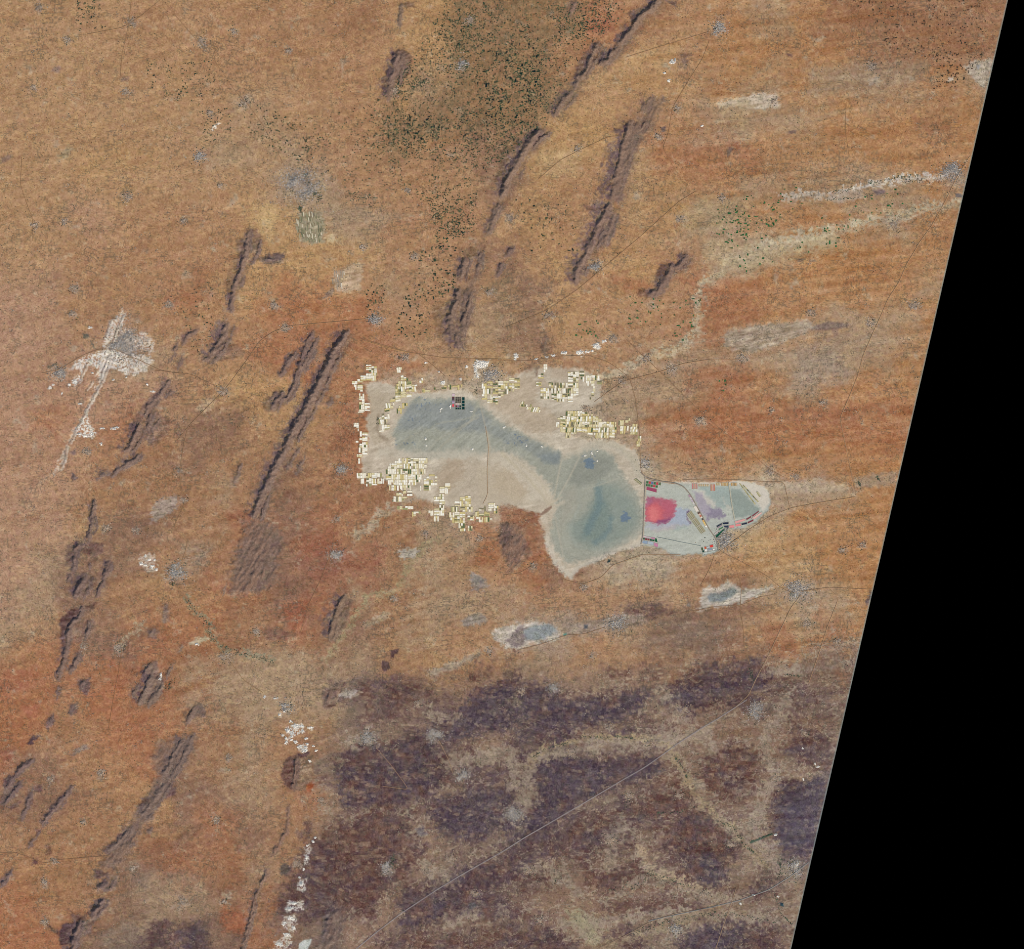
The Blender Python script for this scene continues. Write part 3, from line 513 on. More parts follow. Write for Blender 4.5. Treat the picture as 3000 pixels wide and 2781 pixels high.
# ------------------------------------------------------------------ rocky ridges
# name, label, list of (tile, crest points north to south, west width, east width, height km)
RIDGES = [
    ('long knife-edged ridge running down from the top edge, northernmost of the eastern chain',
     [('A3', [(1330, -30), (1270, 60), (1190, 120), (1140, 190), (1090, 260), (1020, 340), (950, 430), (880, 480)], 14, 20, .34),
      ('A3', [(880, 310), (840, 400), (800, 500), (740, 580), (700, 650)], 16, 12, .30)], '7d6a5c'),
    ('short dark ridge segment between two stream gaps of the eastern chain', [('A3', [(690, 670), (640, 710), (590, 780), (545, 855)], 14, 18, .26)], '7b675a'),
    ('long ridge with a dark scrub apron on its west side, south of the gap',
     [('A3', [(480, 940), (400, 1010), (340, 1090), (290, 1180), (240, 1260), (200, 1350), (170, 1450)], 16, 22, .38), ('A3', [(160, 1470), (150, 1500), (110, 1600), (60, 1720)], 20, 14, .30),
      ('A3', [(330, 1240), (290, 1310)], 7, 9, .12)], '7d6a5e'),
    ('dissected rocky hills with folded slopes, east of the long ridge',
     [('A3', [(1110, 880), (1090, 960), (1060, 1050), (1040, 1150), (1010, 1260), (990, 1380), (970, 1470)], 12, 34, .26), ('A3', [(1250, 880), (1170, 960)], 10, 20, .16),
      ('A3', [(1280, 700), (1230, 760), (1190, 800)], 10, 24, .14), ('A3', [(1360, 700), (1340, 760)], 8, 12, .1)], '80695c'),
    ('broad two-crested ridge tapering south to a hillside town',
     [('A3', [(960, 1480), (930, 1560), (890, 1640), (850, 1720), (820, 1800)], 14, 30, .36), ('B3', [(830, 10), (790, 110), (740, 190), (712, 250), (722, 330)], 16, 26, .34),
      ('A3', [(1000, 1560), (960, 1680), (900, 1790)], 10, 16, .2)], '7f6a60'),
    ('small hill with a dark western slope inside the northern farmland',
     [('A2', [(1170, 370), (1140, 450), (1130, 520), (1105, 600), (1085, 730)], 16, 22, .26), ('A2', [(1200, 380), (1170, 470), (1120, 590)], 10, 18, .14)], '7d685a'),
    ('low thin ridge at the top edge above the northern farmland', [('A2', [(1190, 25), (1180, 90), (1165, 210)], 12, 10, .12)], '7d6a58'),
    ('low dark spur at the top edge inside the northern farmland', [('A3', [(720, -20), (690, 60), (665, 120)], 10, 14, .14)], '7d6458'),
    ('curving ridge with a sharp dark scarp in the west centre, longest of its chain',
     [('A1', [(1825, 1660), (1805, 1740), (1803, 1850)], 9, 10, .2), ('B1', [(1803, 0), (1790, 130), (1750, 250), (1710, 350), (1690, 450), (1690, 540)], 12, 14, .28),
      ('B1', [(1650, 600), (1625, 690), (1590, 770), (1540, 840), (1480, 895)], 11, 22, .28)], '7f6b60'),
    ('small hooked ridge just east of the curving scarp', [('B1', [(1900, 0), (1885, 100), (1830, 190)], 9, 9, .18)], '776660'),
    ('dark furrowed hillock south of the striped northern salt works', [('B2', [(305, 110), (260, 140), (190, 160)], 12, 14, .22)], '6a5c5c'),
    ('low forked ridge east of the marble quarry town', [('B1', [(1440, 660), (1380, 700), (1330, 770)], 9, 12, .18), ('B1', [(1300, 750), (1270, 830), (1235, 900)], 6, 9, .14), ('B1', [(1340, 850), (1290, 960)], 7, 12, .13)], '7a665c'),
    ('forked ridge chain in the west with a V-shaped inner valley',
     [('B1', [(1240, 1030), (1190, 1100), (1150, 1160), (1090, 1220), (1050, 1300)], 9, 14, .2), ('B1', [(1040, 1340), (1010, 1380), (970, 1460), (900, 1570)], 11, 22, .28),
      ('B1', [(1110, 1260), (1080, 1340), (1085, 1425)], 9, 10, .2), ('B1', [(1165, 1310), (1110, 1390)], 8, 16, .18), ('B1', [(1115, 1440), (1080, 1500)], 7, 12, .14), ('B1', [(1300, 1100), (1200, 1150)], 7, 8, .1)], '7c685f'),
    ('low ridge with a dark knobbly end north of the western scarps',
     [('B1', [(1035, 1570), (940, 1640), (870, 1680), (815, 1735)], 11, 14, .22), ('B1', [(780, 1690), (745, 1720), (705, 1760)], 13, 13, .24)], '70625f'),
    ('isolated oval dark hillock at the foot of the marble quarries', [('B1', [(530, 1720), (555, 1760)], 10, 10, .18)], '6d6264'),
    ('small isolated hill between the two central scarps', [('B1', [(1770, 1640), (1740, 1700), (1695, 1810)], 7, 10, .14)], '7c6a62'),
    ('parallel-crested hill range west of the great central scarp',
     [('B2', [(540, 680), (490, 750), (455, 880), (430, 960), (400, 1070), (360, 1150), (300, 1200)], 9, 12, .24), ('B2', [(575, 700), (540, 790), (480, 900), (440, 970)], 8, 14, .22),
      ('B2', [(425, 820), (370, 880), (300, 1005)], 14, 9, .24), ('B2', [(330, 1120), (265, 1190), (235, 1250)], 12, 14, .28), ('B2', [(280, 1130), (200, 1190)], 10, 10, .15)], '7a6860'),
    ('great central scarp, a long dark-faced ridge running north-east to south-west',
     [('B2', [(800, 670), (760, 720), (710, 790), (670, 880), (620, 960), (570, 1080), (520, 1180), (470, 1270), (420, 1360), (360, 1460), (320, 1560), (270, 1650), (220, 1750), (190, 1840)], 17, 24, .42),
      ('C2', [(235, 20), (170, 110), (120, 230), (100, 300)], 16, 22, .3), ('B2', [(690, 1150), (630, 1230)], 8, 14, .14), ('B2', [(440, 1520), (390, 1600), (340, 1690)], 8, 12, .14), ('B2', [(480, 1590), (410, 1720)], 8, 12, .14)], '78675f'),
    ('tall dark ridge in the centre north with a wide folded east flank',
     [('B2', [(1650, 130), (1630, 210), (1610, 300)], 12, 16, .3), ('B2', [(1770, 80), (1750, 180), (1730, 260)], 10, 12, .2),
      ('B2', [(1610, 360), (1580, 460), (1545, 540), (1535, 600), (1550, 670), (1590, 740), (1612, 805)], 16, 20, .42), ('B2', [(1700, 380), (1680, 480), (1650, 560), (1620, 700)], 14, 16, .28)], '746258'),
    ('pair of small dark hills beside the tall dark ridge', [('B3', [(270, 50), (200, 125)], 10, 14, .22), ('B3', [(185, 170), (165, 220), (130, 275)], 9, 10, .2)], '6f5d58'),
    ('ragged ridge with a dark scrub slope, nearest to the sandy river',
     [('B3', [(1535, 110), (1480, 195), (1410, 205), (1360, 300), (1320, 370), (1240, 420)], 16, 18, .28)], '776258'),
    ('thin low spine of rock above the salt refineries', [('B3', [(495, 700), (487, 780), (478, 850)], 7, 8, .14), ('B3', [(440, 930), (425, 1000)], 6, 6, .1)], '7c6a58'),
    ('slim crooked ridge at the left, northern part with a swollen dark foot',
     [('C1', [(690, 150), (672, 240), (676, 310), (660, 400), (635, 480)], 10, 11, .26)], '70605a'),
    ('dark forked hills of the left side around a yellow stream gap',
     [('C1', [(600, 465), (550, 520), (542, 600), (528, 690)], 10, 14, .26), ('C1', [(520, 700), (485, 770)], 9, 10, .18), ('C1', [(800, 590), (770, 680), (742, 780), (700, 880)], 9, 12, .24),
      ('C1', [(625, 700), (585, 780), (535, 885)], 14, 20, .3), ('C1', [(660, 620), (650, 670)], 7, 9, .13), ('C1', [(680, 770), (640, 850)], 6, 8, .12)], '6d5c58'),
    ('long left-hand ridge with a dark purple western apron',
     [('C1', [(610, 945), (580, 1020), (522, 1060), (500, 1130), (485, 1220), (470, 1310), (442, 1400), (425, 1480)], 12, 12, .28), ('C1', [(650, 1040), (640, 1110), (620, 1180)], 8, 14, .18),
      ('C1', [(582, 1260), (545, 1360), (498, 1430)], 8, 11, .2)], '6f5f5a'),
    ('cluster of small dark hillocks at the left below the long ridge',
     [('C1', [(620, 1480), (580, 1530)], 10, 20, .18), ('C1', [(430, 1510), (425, 1560), (400, 1620)], 8, 9, .13), ('C1', [(540, 1660), (510, 1720)], 10, 12, .13), ('C1', [(390, 1730), (360, 1800)], 12, 12, .14)], '6f5d5c'),
    ('parallel slanting ridges with broad grey slopes, left of the white southern quarries',
     [('C1', [(1090, 1360), (1050, 1450)], 8, 12, .18), ('C1', [(1112, 1420), (1075, 1530), (1000, 1655)], 9, 26, .26), ('C1', [(1185, 1500), (1110, 1640)], 8, 20, .17), ('C1', [(1010, 1520), (960, 1600)], 8, 9, .14), ('C1', [(1260, 1360), (1210, 1470)], 7, 9, .12)], '7b6a60'),
    ('gentle grey knolls in the red plain south of the western town', [('C1', [(1205, 920), (1190, 1050)], 8, 14, .08), ('C1', [(1120, 1110), (1090, 1160)], 12, 14, .1), ('C1', [(1330, 1210), (1300, 1280)], 6, 9, .08), ('C1', [(1640, 770), (1620, 860)], 7, 9, .08)], '8b7566'),
    ('straight hogback ridge with one dark face beside the greenish stream', [('C2', [(772, 850), (730, 930), (692, 1030), (668, 1120), (660, 1180)], 10, 26, .26)], '84705c'),
    ('arched hill at the left of the southern stream farms', [('C1', [(1430, 1660), (1400, 1720), (1360, 1800)], 8, 16, .14), ('C1', [(1470, 1660), (1490, 1710)], 8, 10, .1)], '7d6a60'),
    ('square fenced hill with a curved dark crest below the white quarries', [('C2', [(662, 1545), (655, 1600), (635, 1650)], 8, 14, .16), ('D2', [(412, 430), (415, 540), (385, 680)], 7, 10, .2)], '755e54'),
    ('short thin dark crest in the southern plain', [('C2', [(880, 1455), (820, 1490)], 6, 7, .12)], '6c5c58'),
    ('broad broken mountain belt in the south-west',
     [('D1', [(1350, 290), (1280, 400), (1240, 480), (1190, 580)], 12, 16, .26), ('D1', [(1415, 260), (1375, 370), (1310, 500), (1240, 600)], 10, 12, .2), ('D1', [(1230, 610), (1150, 720), (1080, 820), (1010, 900)], 18, 16, .24),
      ('D1', [(960, 960), (870, 1060), (790, 1120)], 18, 16, .22), ('D1', [(1110, 850), (1070, 880)], 9, 9, .16), ('D1', [(1110, 960), (1070, 1000)], 9, 9, .14), ('D1', [(980, 1060), (940, 1100)], 9, 9, .14)], '72625c'),
    ('tall black-faced ridge at the bottom left',
     [('D1', [(800, 1310), (770, 1380), (690, 1405)], 16, 14, .34), ('D1', [(762, 1470), (705, 1550), (660, 1610)], 15, 16, .36), ('D1', [(590, 1630), (555, 1720), (520, 1860), (500, 1950)], 14, 20, .34)], '6b5c5c'),
    ('straight thin ridge with a dark scrub strip, far left below centre',
     [('D1', [(545, 645), (460, 740), (400, 820), (330, 900), (300, 950)], 9, 9, .2), ('D1', [(290, 970), (200, 1110)], 8, 8, .14)], '6f5e5c'),
    ('dark purple hills touching the left edge', [('D1', [(245, 465), (180, 500), (110, 580), (40, 680)], 12, 12, .2), ('D1', [(160, 600), (90, 720), (20, 790)], 9, 12, .18), ('D1', [(90, 1260), (40, 1340), (-10, 1395)], 9, 12, .18)], '665658'),
    ('slender double spur just right of the hills at the left edge', [('D1', [(235, 660), (205, 770), (152, 910)], 9, 9, .18)], '6c5c5c'),
    ('long wavy thin scarp near the bottom, west of the white bottom quarries',
     [('D1', [(1955, 1255), (1905, 1370), (1862, 1470), (1835, 1570), (1822, 1650), (1790, 1740), (1765, 1860), (1740, 1960)], 8, 8, .24)], '80695e'),
    ('small crooked red-flanked ridge south of the square fenced hill', [('D2', [(362, 790), (352, 910), (340, 990), (290, 1080), (232, 1170)], 6, 8, .16)], '86695a'),
]
HILLS = [   # broken hill country: polygon, height, rock colour
    ('rumpled grey-purple hill country at the southern end of the great scarp', 'C2', [(60, 330), (140, 300), (260, 340), (320, 480), (280, 620), (260, 760), (120, 850), (-80, 840), (-40, 600), (10, 470)], .17, '75665f'),
    ('low grey hill mass beside the red field at the lake south-west', 'C3', [(160, 340), (240, 340), (330, 420), (340, 540), (300, 620), (210, 690), (190, 560), (160, 450)], .13, '75625c'),
    ('dark ribbed hills at the bottom edge below the southern ploughland', 'D2', [(690, 1500), (780, 1520), (760, 1650), (720, 1844), (570, 1844), (640, 1700)], .16, '695b58'),
    ('rough grey-purple foothills in the south-western mountain belt', 'D1', [(1170, 330), (1420, 280), (1400, 420), (1280, 620), (1140, 760), (1100, 900), (1000, 1010), (950, 1140), (840, 1260), (740, 1240), (820, 1120), (960, 900), (1060, 760), (1140, 560), (1110, 440)], .12, '74645e'),
    ('dark slate hillock in the southern dark country', 'D3', [(1210, 930), (1290, 930), (1260, 1000), (1240, 1050), (1210, 1020)], .1, '5a5456'),
    ('furrowed lower slopes of the dissected hills', 'A3', [(1230, 740), (1380, 700), (1300, 900), (1180, 1060), (1110, 1200), (1060, 1260), (1080, 1000), (1140, 880)], .11, '836c5c'),
    ('pale furrowed flank of the tall dark ridge', 'B2', [(1700, 250), (1760, 250), (1690, 560), (1640, 740), (1600, 700), (1600, 500), (1650, 340)], .12, '7c6858'),
    ('low dark dome hill inside the northern town', 'F2', [(340, 290), (410, 280), (420, 330), (370, 355)], .12, '6f594e'),
    ('small dark bare hill by the northern quarry pits', 'A3', [(1490, 380), (1540, 390), (1530, 450), (1490, 495), (1460, 480)], .1, '6f5e5c'),
    ('dark lens-shaped hill at the upper right of the long ridge', 'A3', [(1750, 140), (1820, 70), (1840, 75), (1790, 140)], .08, '77605a'),
]
APRONS = [
    ('A3', [(160, 1100), (290, 1020), (370, 1010), (300, 1170), (240, 1260), (180, 1400), (100, 1320), (160, 1260)], '7d6149', .75), ('A3', [(770, 380), (890, 300), (830, 430), (790, 510), (730, 600), (700, 620), (700, 540)], '6c5750', .6),
    ('A3', [(860, 400), (940, 360), (980, 380), (900, 470), (840, 470)], '735b45', .7), ('A3', [(1090, 100), (1290, 0), (1310, 20), (1180, 140), (1130, 180)], '6f584c', .6), ('A3', [(1370, 0), (1440, 0), (1455, 50), (1400, 30)], '6e574f', .8),
    ('A2', [(1030, 620), (1060, 530), (1100, 500), (1110, 580), (1080, 700)], '6f574d', .7), ('A2', [(1100, 380), (1180, 350), (1250, 400), (1250, 520), (1200, 580), (1150, 520), (1130, 450)], '705a50', .65), ('A2', [(1170, 20), (1285, 15), (1270, 45), (1200, 60), (1180, 180), (1150, 200)], '7b6250', .7),
    ('A3', [(740, 1500), (930, 1490), (900, 1570), (860, 1560)], '7b5a4e', .75), ('B3', [(750, 0), (830, 0), (790, 100), (740, 60)], '755b4e', .7), ('A3', [(920, 1340), (990, 1250), (980, 1420), (930, 1420)], '86684e', .5),
    ('B2', [(1400, 510), (1560, 430), (1530, 600), (1560, 700), (1590, 760), (1480, 770), (1440, 680), (1420, 580)], '86694e', .7), ('B2', [(1610, 80), (1700, 60), (1780, 80), (1740, 180), (1650, 130)], '7b6048', .65), ('B2', [(1560, 300), (1610, 240), (1610, 310)], '866850', .5),
    ('B3', [(1300, 260), (1330, 180), (1400, 190), (1350, 290), (1290, 310)], '664c40', .85), ('B3', [(1165, 360), (1260, 370), (1240, 430), (1170, 410)], '7a5744', .8), ('B3', [(440, 770), (480, 760), (480, 820)], '7f624e', .6), ('B3', [(500, 760), (545, 770), (500, 830)], '80664e', .6),
    ('B1', [(1640, 300), (1730, 120), (1790, 60), (1760, 230), (1700, 360), (1660, 420)], '85694f', .6), ('B1', [(1720, 0), (1800, 0), (1790, 100), (1730, 130)], '7d6455', .6), ('B1', [(1640, 680), (1790, 840), (1700, 880), (1500, 900), (1600, 780)], '8b6d58', .7),
    ('B1', [(1010, 1250), (1100, 1180), (1050, 1290), (1000, 1380), (930, 1470), (940, 1380)], '7c5a4c', .55), ('B1', [(1100, 1230), (1240, 1320), (1220, 1430), (1110, 1520), (1060, 1440)], '86695a', .6), ('B1', [(1290, 760), (1400, 690), (1450, 640), (1360, 660)], '7c6054', .5),
    ('A1', [(1740, 1800), (1830, 1660), (1900, 1700), (1890, 1844), (1740, 1844)], '7d6455', .6),
    ('B2', [(140, 130), (320, 90), (330, 180), (180, 190)], '7a665c', .6), ('B2', [(600, 440), (670, 350), (690, 380), (640, 430)], '7d6a60', .7), ('B2', [(170, 1180), (330, 1100), (280, 1260), (190, 1250)], '75604e', .6),
    ('B2', [(600, 920), (680, 880), (580, 1120), (480, 1250), (530, 1100)], '7a6050', .6), ('B2', [(560, 980), (830, 700), (700, 940), (560, 1240), (420, 1440), (360, 1560), (400, 1360)], '86705f', .45),
    ('C1', [(480, 490), (580, 480), (540, 640), (470, 640), (480, 560)], '705850', .7), ('C1', [(640, 460), (760, 480), (750, 540), (690, 570), (580, 540), (640, 500)], '6b4f48', .75), ('C1', [(640, 190), (700, 170), (700, 300), (660, 300)], '7a6058', .6),
    ('C1', [(430, 1040), (500, 960), (600, 950), (520, 1060), (490, 1150), (475, 1260), (440, 1200)], '5c4240', .85), ('C1', [(550, 700), (640, 690), (700, 740), (640, 860), (540, 880), (560, 780)], '6f584f', .65), ('C1', [(590, 940), (690, 910), (680, 970), (600, 980)], '6b5048', .75),
    ('C1', [(500, 1060), (620, 1060), (580, 1110), (640, 1060), (700, 1020), (690, 1100), (620, 1200), (510, 1200)], '7c645a', .5), ('C1', [(560, 1500), (660, 1460), (640, 1580), (600, 1580)], '695456', .8), ('C1', [(500, 1660), (580, 1640), (550, 1720), (500, 1740)], '6f5a5c', .6),
    ('C1', [(330, 1760), (390, 1720), (400, 1800), (340, 1840)], '6c585c', .7), ('C1', [(1040, 1370), (1140, 1330), (1180, 1480), (1200, 1530), (1110, 1640), (1000, 1660), (1060, 1500)], '7f6b62', .75), ('C1', [(1080, 1110), (1160, 1110), (1140, 1170), (1075, 1170)], '7b675e', .7), ('C1', [(1190, 900), (1240, 960), (1230, 1050), (1180, 1060)], '86725f', .6),
    ('C2', [(760, 850), (820, 880), (800, 1000), (760, 1120), (700, 1190), (660, 1180), (700, 1040)], '846c58', .85), ('C2', [(610, 1540), (720, 1530), (710, 1640), (660, 1685), (608, 1675)], '7a6258', .9), ('D2', [(300, 570), (330, 480), (370, 430), (420, 420), (410, 540), (385, 680), (340, 650)], '684a44', .85),
    ('D2', [(420, 420), (540, 430), (535, 600), (480, 680), (385, 680), (415, 540)], '8f745e', .9), ('D2', [(420, 410), (520, 400), (500, 430), (425, 440)], '573f42', .9), ('D2', [(480, 640), (540, 620), (530, 690), (490, 700)], '9a5434', .8),
    ('C1', [(1400, 1700), (1460, 1640), (1495, 1680), (1490, 1740), (1440, 1740), (1370, 1800)], '77645e', .8), ('C3', [(160, 340), (220, 320), (240, 400), (190, 560), (150, 450)], '6f564c', .85), ('C3', [(330, 420), (400, 560), (320, 640), (220, 700), (300, 600)], '8c705c', .6),
    ('C1', [(1880, 20), (1940, 20), (1960, 80), (1910, 160), (1890, 120)], '735848', .7),
    ('D1', [(1190, 650), (1300, 660), (1270, 720), (1200, 740)], '6a5252', .8), ('D1', [(890, 1000), (980, 920), (1000, 960), (930, 1030)], '6b4d48', .8), ('D1', [(820, 1060), (860, 1080), (790, 1150), (750, 1130)], '66504f', .8), ('D1', [(1040, 730), (1090, 720), (1060, 820), (1000, 860), (1010, 780)], '62504e', .8),
    ('D1', [(680, 1260), (740, 1260), (790, 1300), (690, 1330)], '6b5555', .8), ('D1', [(460, 1660), (560, 1630), (560, 1700), (530, 1800), (430, 1820), (430, 1720)], '513c40', .9), ('D1', [(500, 1560), (560, 1600), (640, 1590), (600, 1640), (550, 1630)], '5a4540', .7), ('D1', [(340, 1650), (380, 1690), (430, 1700), (420, 1740), (370, 1710)], '57463f', .8),
    ('D1', [(690, 1480), (760, 1470), (820, 1500), (760, 1590), (660, 1640)], '7f6a60', .6), ('D1', [(600, 1640), (700, 1600), (660, 1720), (570, 1760)], '77645e', .7), ('D1', [(820, 1300), (870, 1300), (850, 1400), (800, 1420)], '8a786c', .6),
    ('D1', [(380, 780), (510, 670), (400, 820), (320, 880)], '624c4c', .8), ('D1', [(20, 600), (90, 560), (170, 510), (110, 600), (30, 670)], '594448', .85), ('D1', [(170, 490), (250, 455), (250, 475), (180, 505)], '594448', .8), ('D1', [(20, 680), (140, 610), (160, 640), (60, 780), (0, 790)], '6d5a5a', .7), ('D1', [(180, 730), (245, 700), (230, 780), (190, 830)], '6f585a', .6),
    ('D1', [(250, 655), (310, 640), (300, 690), (240, 690)], '6a4d4c', .8), ('D1', [(60, 800), (150, 760), (130, 790), (70, 820)], '66504f', .7), ('D1', [(245, 960), (310, 960), (260, 1010)], '664c4f', .6), ('D1', [(330, 1080), (360, 1090), (370, 1150), (330, 1140)], '7a5a4c', .7), ('D1', [(230, 1180), (270, 1190), (275, 1220), (235, 1230)], '664a4c', .8),
    ('D1', [(230, 290), (300, 280), (250, 310), (225, 350), (185, 350)], '4b3c46', .85), ('D1', [(470, 340), (520, 320), (530, 330), (480, 345)], '545448', .7), ('D1', [(480, 420), (580, 370), (640, 340), (650, 380), (560, 410)], '85756c', .8), ('D1', [(0, 1330), (90, 1250), (90, 1290), (10, 1380)], '665256', .7),
    ('D1', [(1840, 1400), (1950, 1260), (1900, 1380), (1850, 1500)], '88684e', .5), ('D2', [(290, 1250), (330, 1220), (375, 1260), (360, 1290), (300, 1290)], '524a4c', .8), ('D2', [(100, 1550), (170, 1430), (210, 1440), (180, 1600), (120, 1650)], '8d6c55', .6),
    ('D2', [(620, 1560), (690, 1510), (640, 1750), (600, 1820)], '5a5058', .5), ('A2', [(1910, 1100), (1990, 1070), (1990, 1200), (1920, 1300), (1850, 1330), (1900, 1200)], '7e6650', .6),
    ('D3', [(180, 1500), (230, 1500), (230, 1540), (190, 1550)], '57575a', .7), ('D2', [(1290, 960), (1340, 950), (1370, 1000), (1300, 1010)], '565260', .6), ('D3', [(1060, 700), (1110, 690), (1100, 720), (1060, 730)], '46444c', .8),
    ('C4', [(1330, 900), (1380, 820), (1390, 860), (1350, 930)], '54484a', .8), ('C4', [(150, 1560), (190, 1420), (260, 1260), (240, 1350), (180, 1500)], '6a585a', .6), ('C3', [(1530, 900), (1550, 910), (1545, 940), (1530, 930)], '68625c', .8),
]
for t, pts, col, a in APRONS:
    sl_, m, d = poly_mask(P(t, pts), 3.5, 3); tint(sl_, m, col, a); COL[sl_] += (m * 6 * streak2[sl_])[..., None]
    H[sl_] += m * (.02 + .012 * ridn[sl_])

def rockc(h):      # bare quartzite, greyer and lighter than the scrub below it
    c = hexc(h) * .6 + hexc('7c6860') * .38; return '%02x%02x%02x' % tuple(int(min(255, v)) for v in c)
spk0 = fnoise(53, 12, 2.2)
ridh = fnoise(12, 6, 2.4, 4.5, 60)
rid_abs = (1 - np.abs(ridn) * .9).astype(np.float32)
EL = np.zeros((NY, NX), np.float32)
gully = np.convolve(np.random.default_rng(77).standard_normal(1400), [.25, .5, .6, .5, .25], 'same') * .8
def tri(d, wl, wr):
    return np.where(d < 0, np.clip(1 + d / wl, 0, 1) ** .9, np.clip(1 - d / wr, 0, 1) ** 1.35)
rq = np.random.default_rng(88)
for _k, (lab, parts, rock) in enumerate(RIDGES):          # lesser ribs that run along the back of the big ridges
    extra = []
    for t, crest, wl, wr, hh in parts:
        if hh >= .2 and len(crest) >= 3:
            kk = TILE[t][2]
            for _ in range(2):
                off = wr * rq.uniform(.45, 1.15) * kk; a0 = rq.integers(0, len(crest) - 2); a1 = rq.integers(a0 + 2, len(crest) + 1)
                extra.append((t, [(x + off * rq.uniform(.8, 1.2), y + off * .35) for x, y in crest[a0:a1]], 5, wr * .5, hh * rq.uniform(.3, .5)))
    parts += extra
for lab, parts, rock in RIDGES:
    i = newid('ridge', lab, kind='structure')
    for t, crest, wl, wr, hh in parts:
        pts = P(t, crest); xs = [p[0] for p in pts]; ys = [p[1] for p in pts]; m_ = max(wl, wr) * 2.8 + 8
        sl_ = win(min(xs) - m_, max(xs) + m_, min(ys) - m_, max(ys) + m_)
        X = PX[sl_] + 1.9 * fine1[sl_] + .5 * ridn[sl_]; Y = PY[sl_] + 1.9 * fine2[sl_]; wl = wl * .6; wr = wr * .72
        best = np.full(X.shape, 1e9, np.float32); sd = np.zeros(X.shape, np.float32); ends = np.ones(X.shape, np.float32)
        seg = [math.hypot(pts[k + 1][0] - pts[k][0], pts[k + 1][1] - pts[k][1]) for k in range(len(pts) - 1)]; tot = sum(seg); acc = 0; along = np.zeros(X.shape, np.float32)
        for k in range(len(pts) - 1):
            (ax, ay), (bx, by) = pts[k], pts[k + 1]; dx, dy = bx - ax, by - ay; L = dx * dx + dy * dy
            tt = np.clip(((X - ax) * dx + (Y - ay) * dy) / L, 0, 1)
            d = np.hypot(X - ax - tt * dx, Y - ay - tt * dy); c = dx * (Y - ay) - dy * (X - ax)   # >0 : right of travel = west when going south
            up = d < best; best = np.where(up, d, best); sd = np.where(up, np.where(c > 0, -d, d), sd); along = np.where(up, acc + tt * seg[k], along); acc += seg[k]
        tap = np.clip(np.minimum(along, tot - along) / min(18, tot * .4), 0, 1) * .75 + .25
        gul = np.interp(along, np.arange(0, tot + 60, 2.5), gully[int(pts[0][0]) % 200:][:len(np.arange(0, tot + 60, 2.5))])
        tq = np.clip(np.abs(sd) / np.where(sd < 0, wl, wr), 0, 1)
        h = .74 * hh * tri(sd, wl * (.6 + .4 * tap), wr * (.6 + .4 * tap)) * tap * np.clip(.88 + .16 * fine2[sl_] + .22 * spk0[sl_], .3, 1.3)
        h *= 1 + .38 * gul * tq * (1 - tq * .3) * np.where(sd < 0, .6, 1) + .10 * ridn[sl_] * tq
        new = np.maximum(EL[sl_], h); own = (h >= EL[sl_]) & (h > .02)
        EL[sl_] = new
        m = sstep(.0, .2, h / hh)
        sk = sstep(0, .75, 1 - best / (2.4 * max(wl, wr)) + .10 * fine2[sl_] + .06 * ridn[sl_]) * sstep(.1, .8, tap) * np.clip(hh / .24, .25, 1); tint(sl_, sk, '80695a', .5); wk = sk * (sd < 0) * sstep(-1.2, .6, fine1[sl_] + .8 * spk0[sl_]) * np.clip(hh / .26, .2, 1); tint(sl_, wk, '64525a', .72); H[sl_] += sk * .012 * ridn[sl_]  # west skirt darkened: scrub, with the scarp's shade put into the colour
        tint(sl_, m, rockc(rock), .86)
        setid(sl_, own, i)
for lab, t, pts, hh, rock in HILLS:
    i = newid('hill', lab, kind='structure')
    sl_, m, d = poly_mask(P(t, pts), 14, 8); h = .6 * hh * m * np.clip(.35 + .22 * ridh[sl_] + .26 * blotch[sl_] + .16 * np.abs(ridn[sl_]) + .12 * fine1[sl_], .04, 1.6)
    own = (m > .35) & (h > EL[sl_]); EL[sl_] = np.maximum(EL[sl_], h); tint(sl_, m, rockc(rock), .7); setid(sl_, own, i)
H += EL

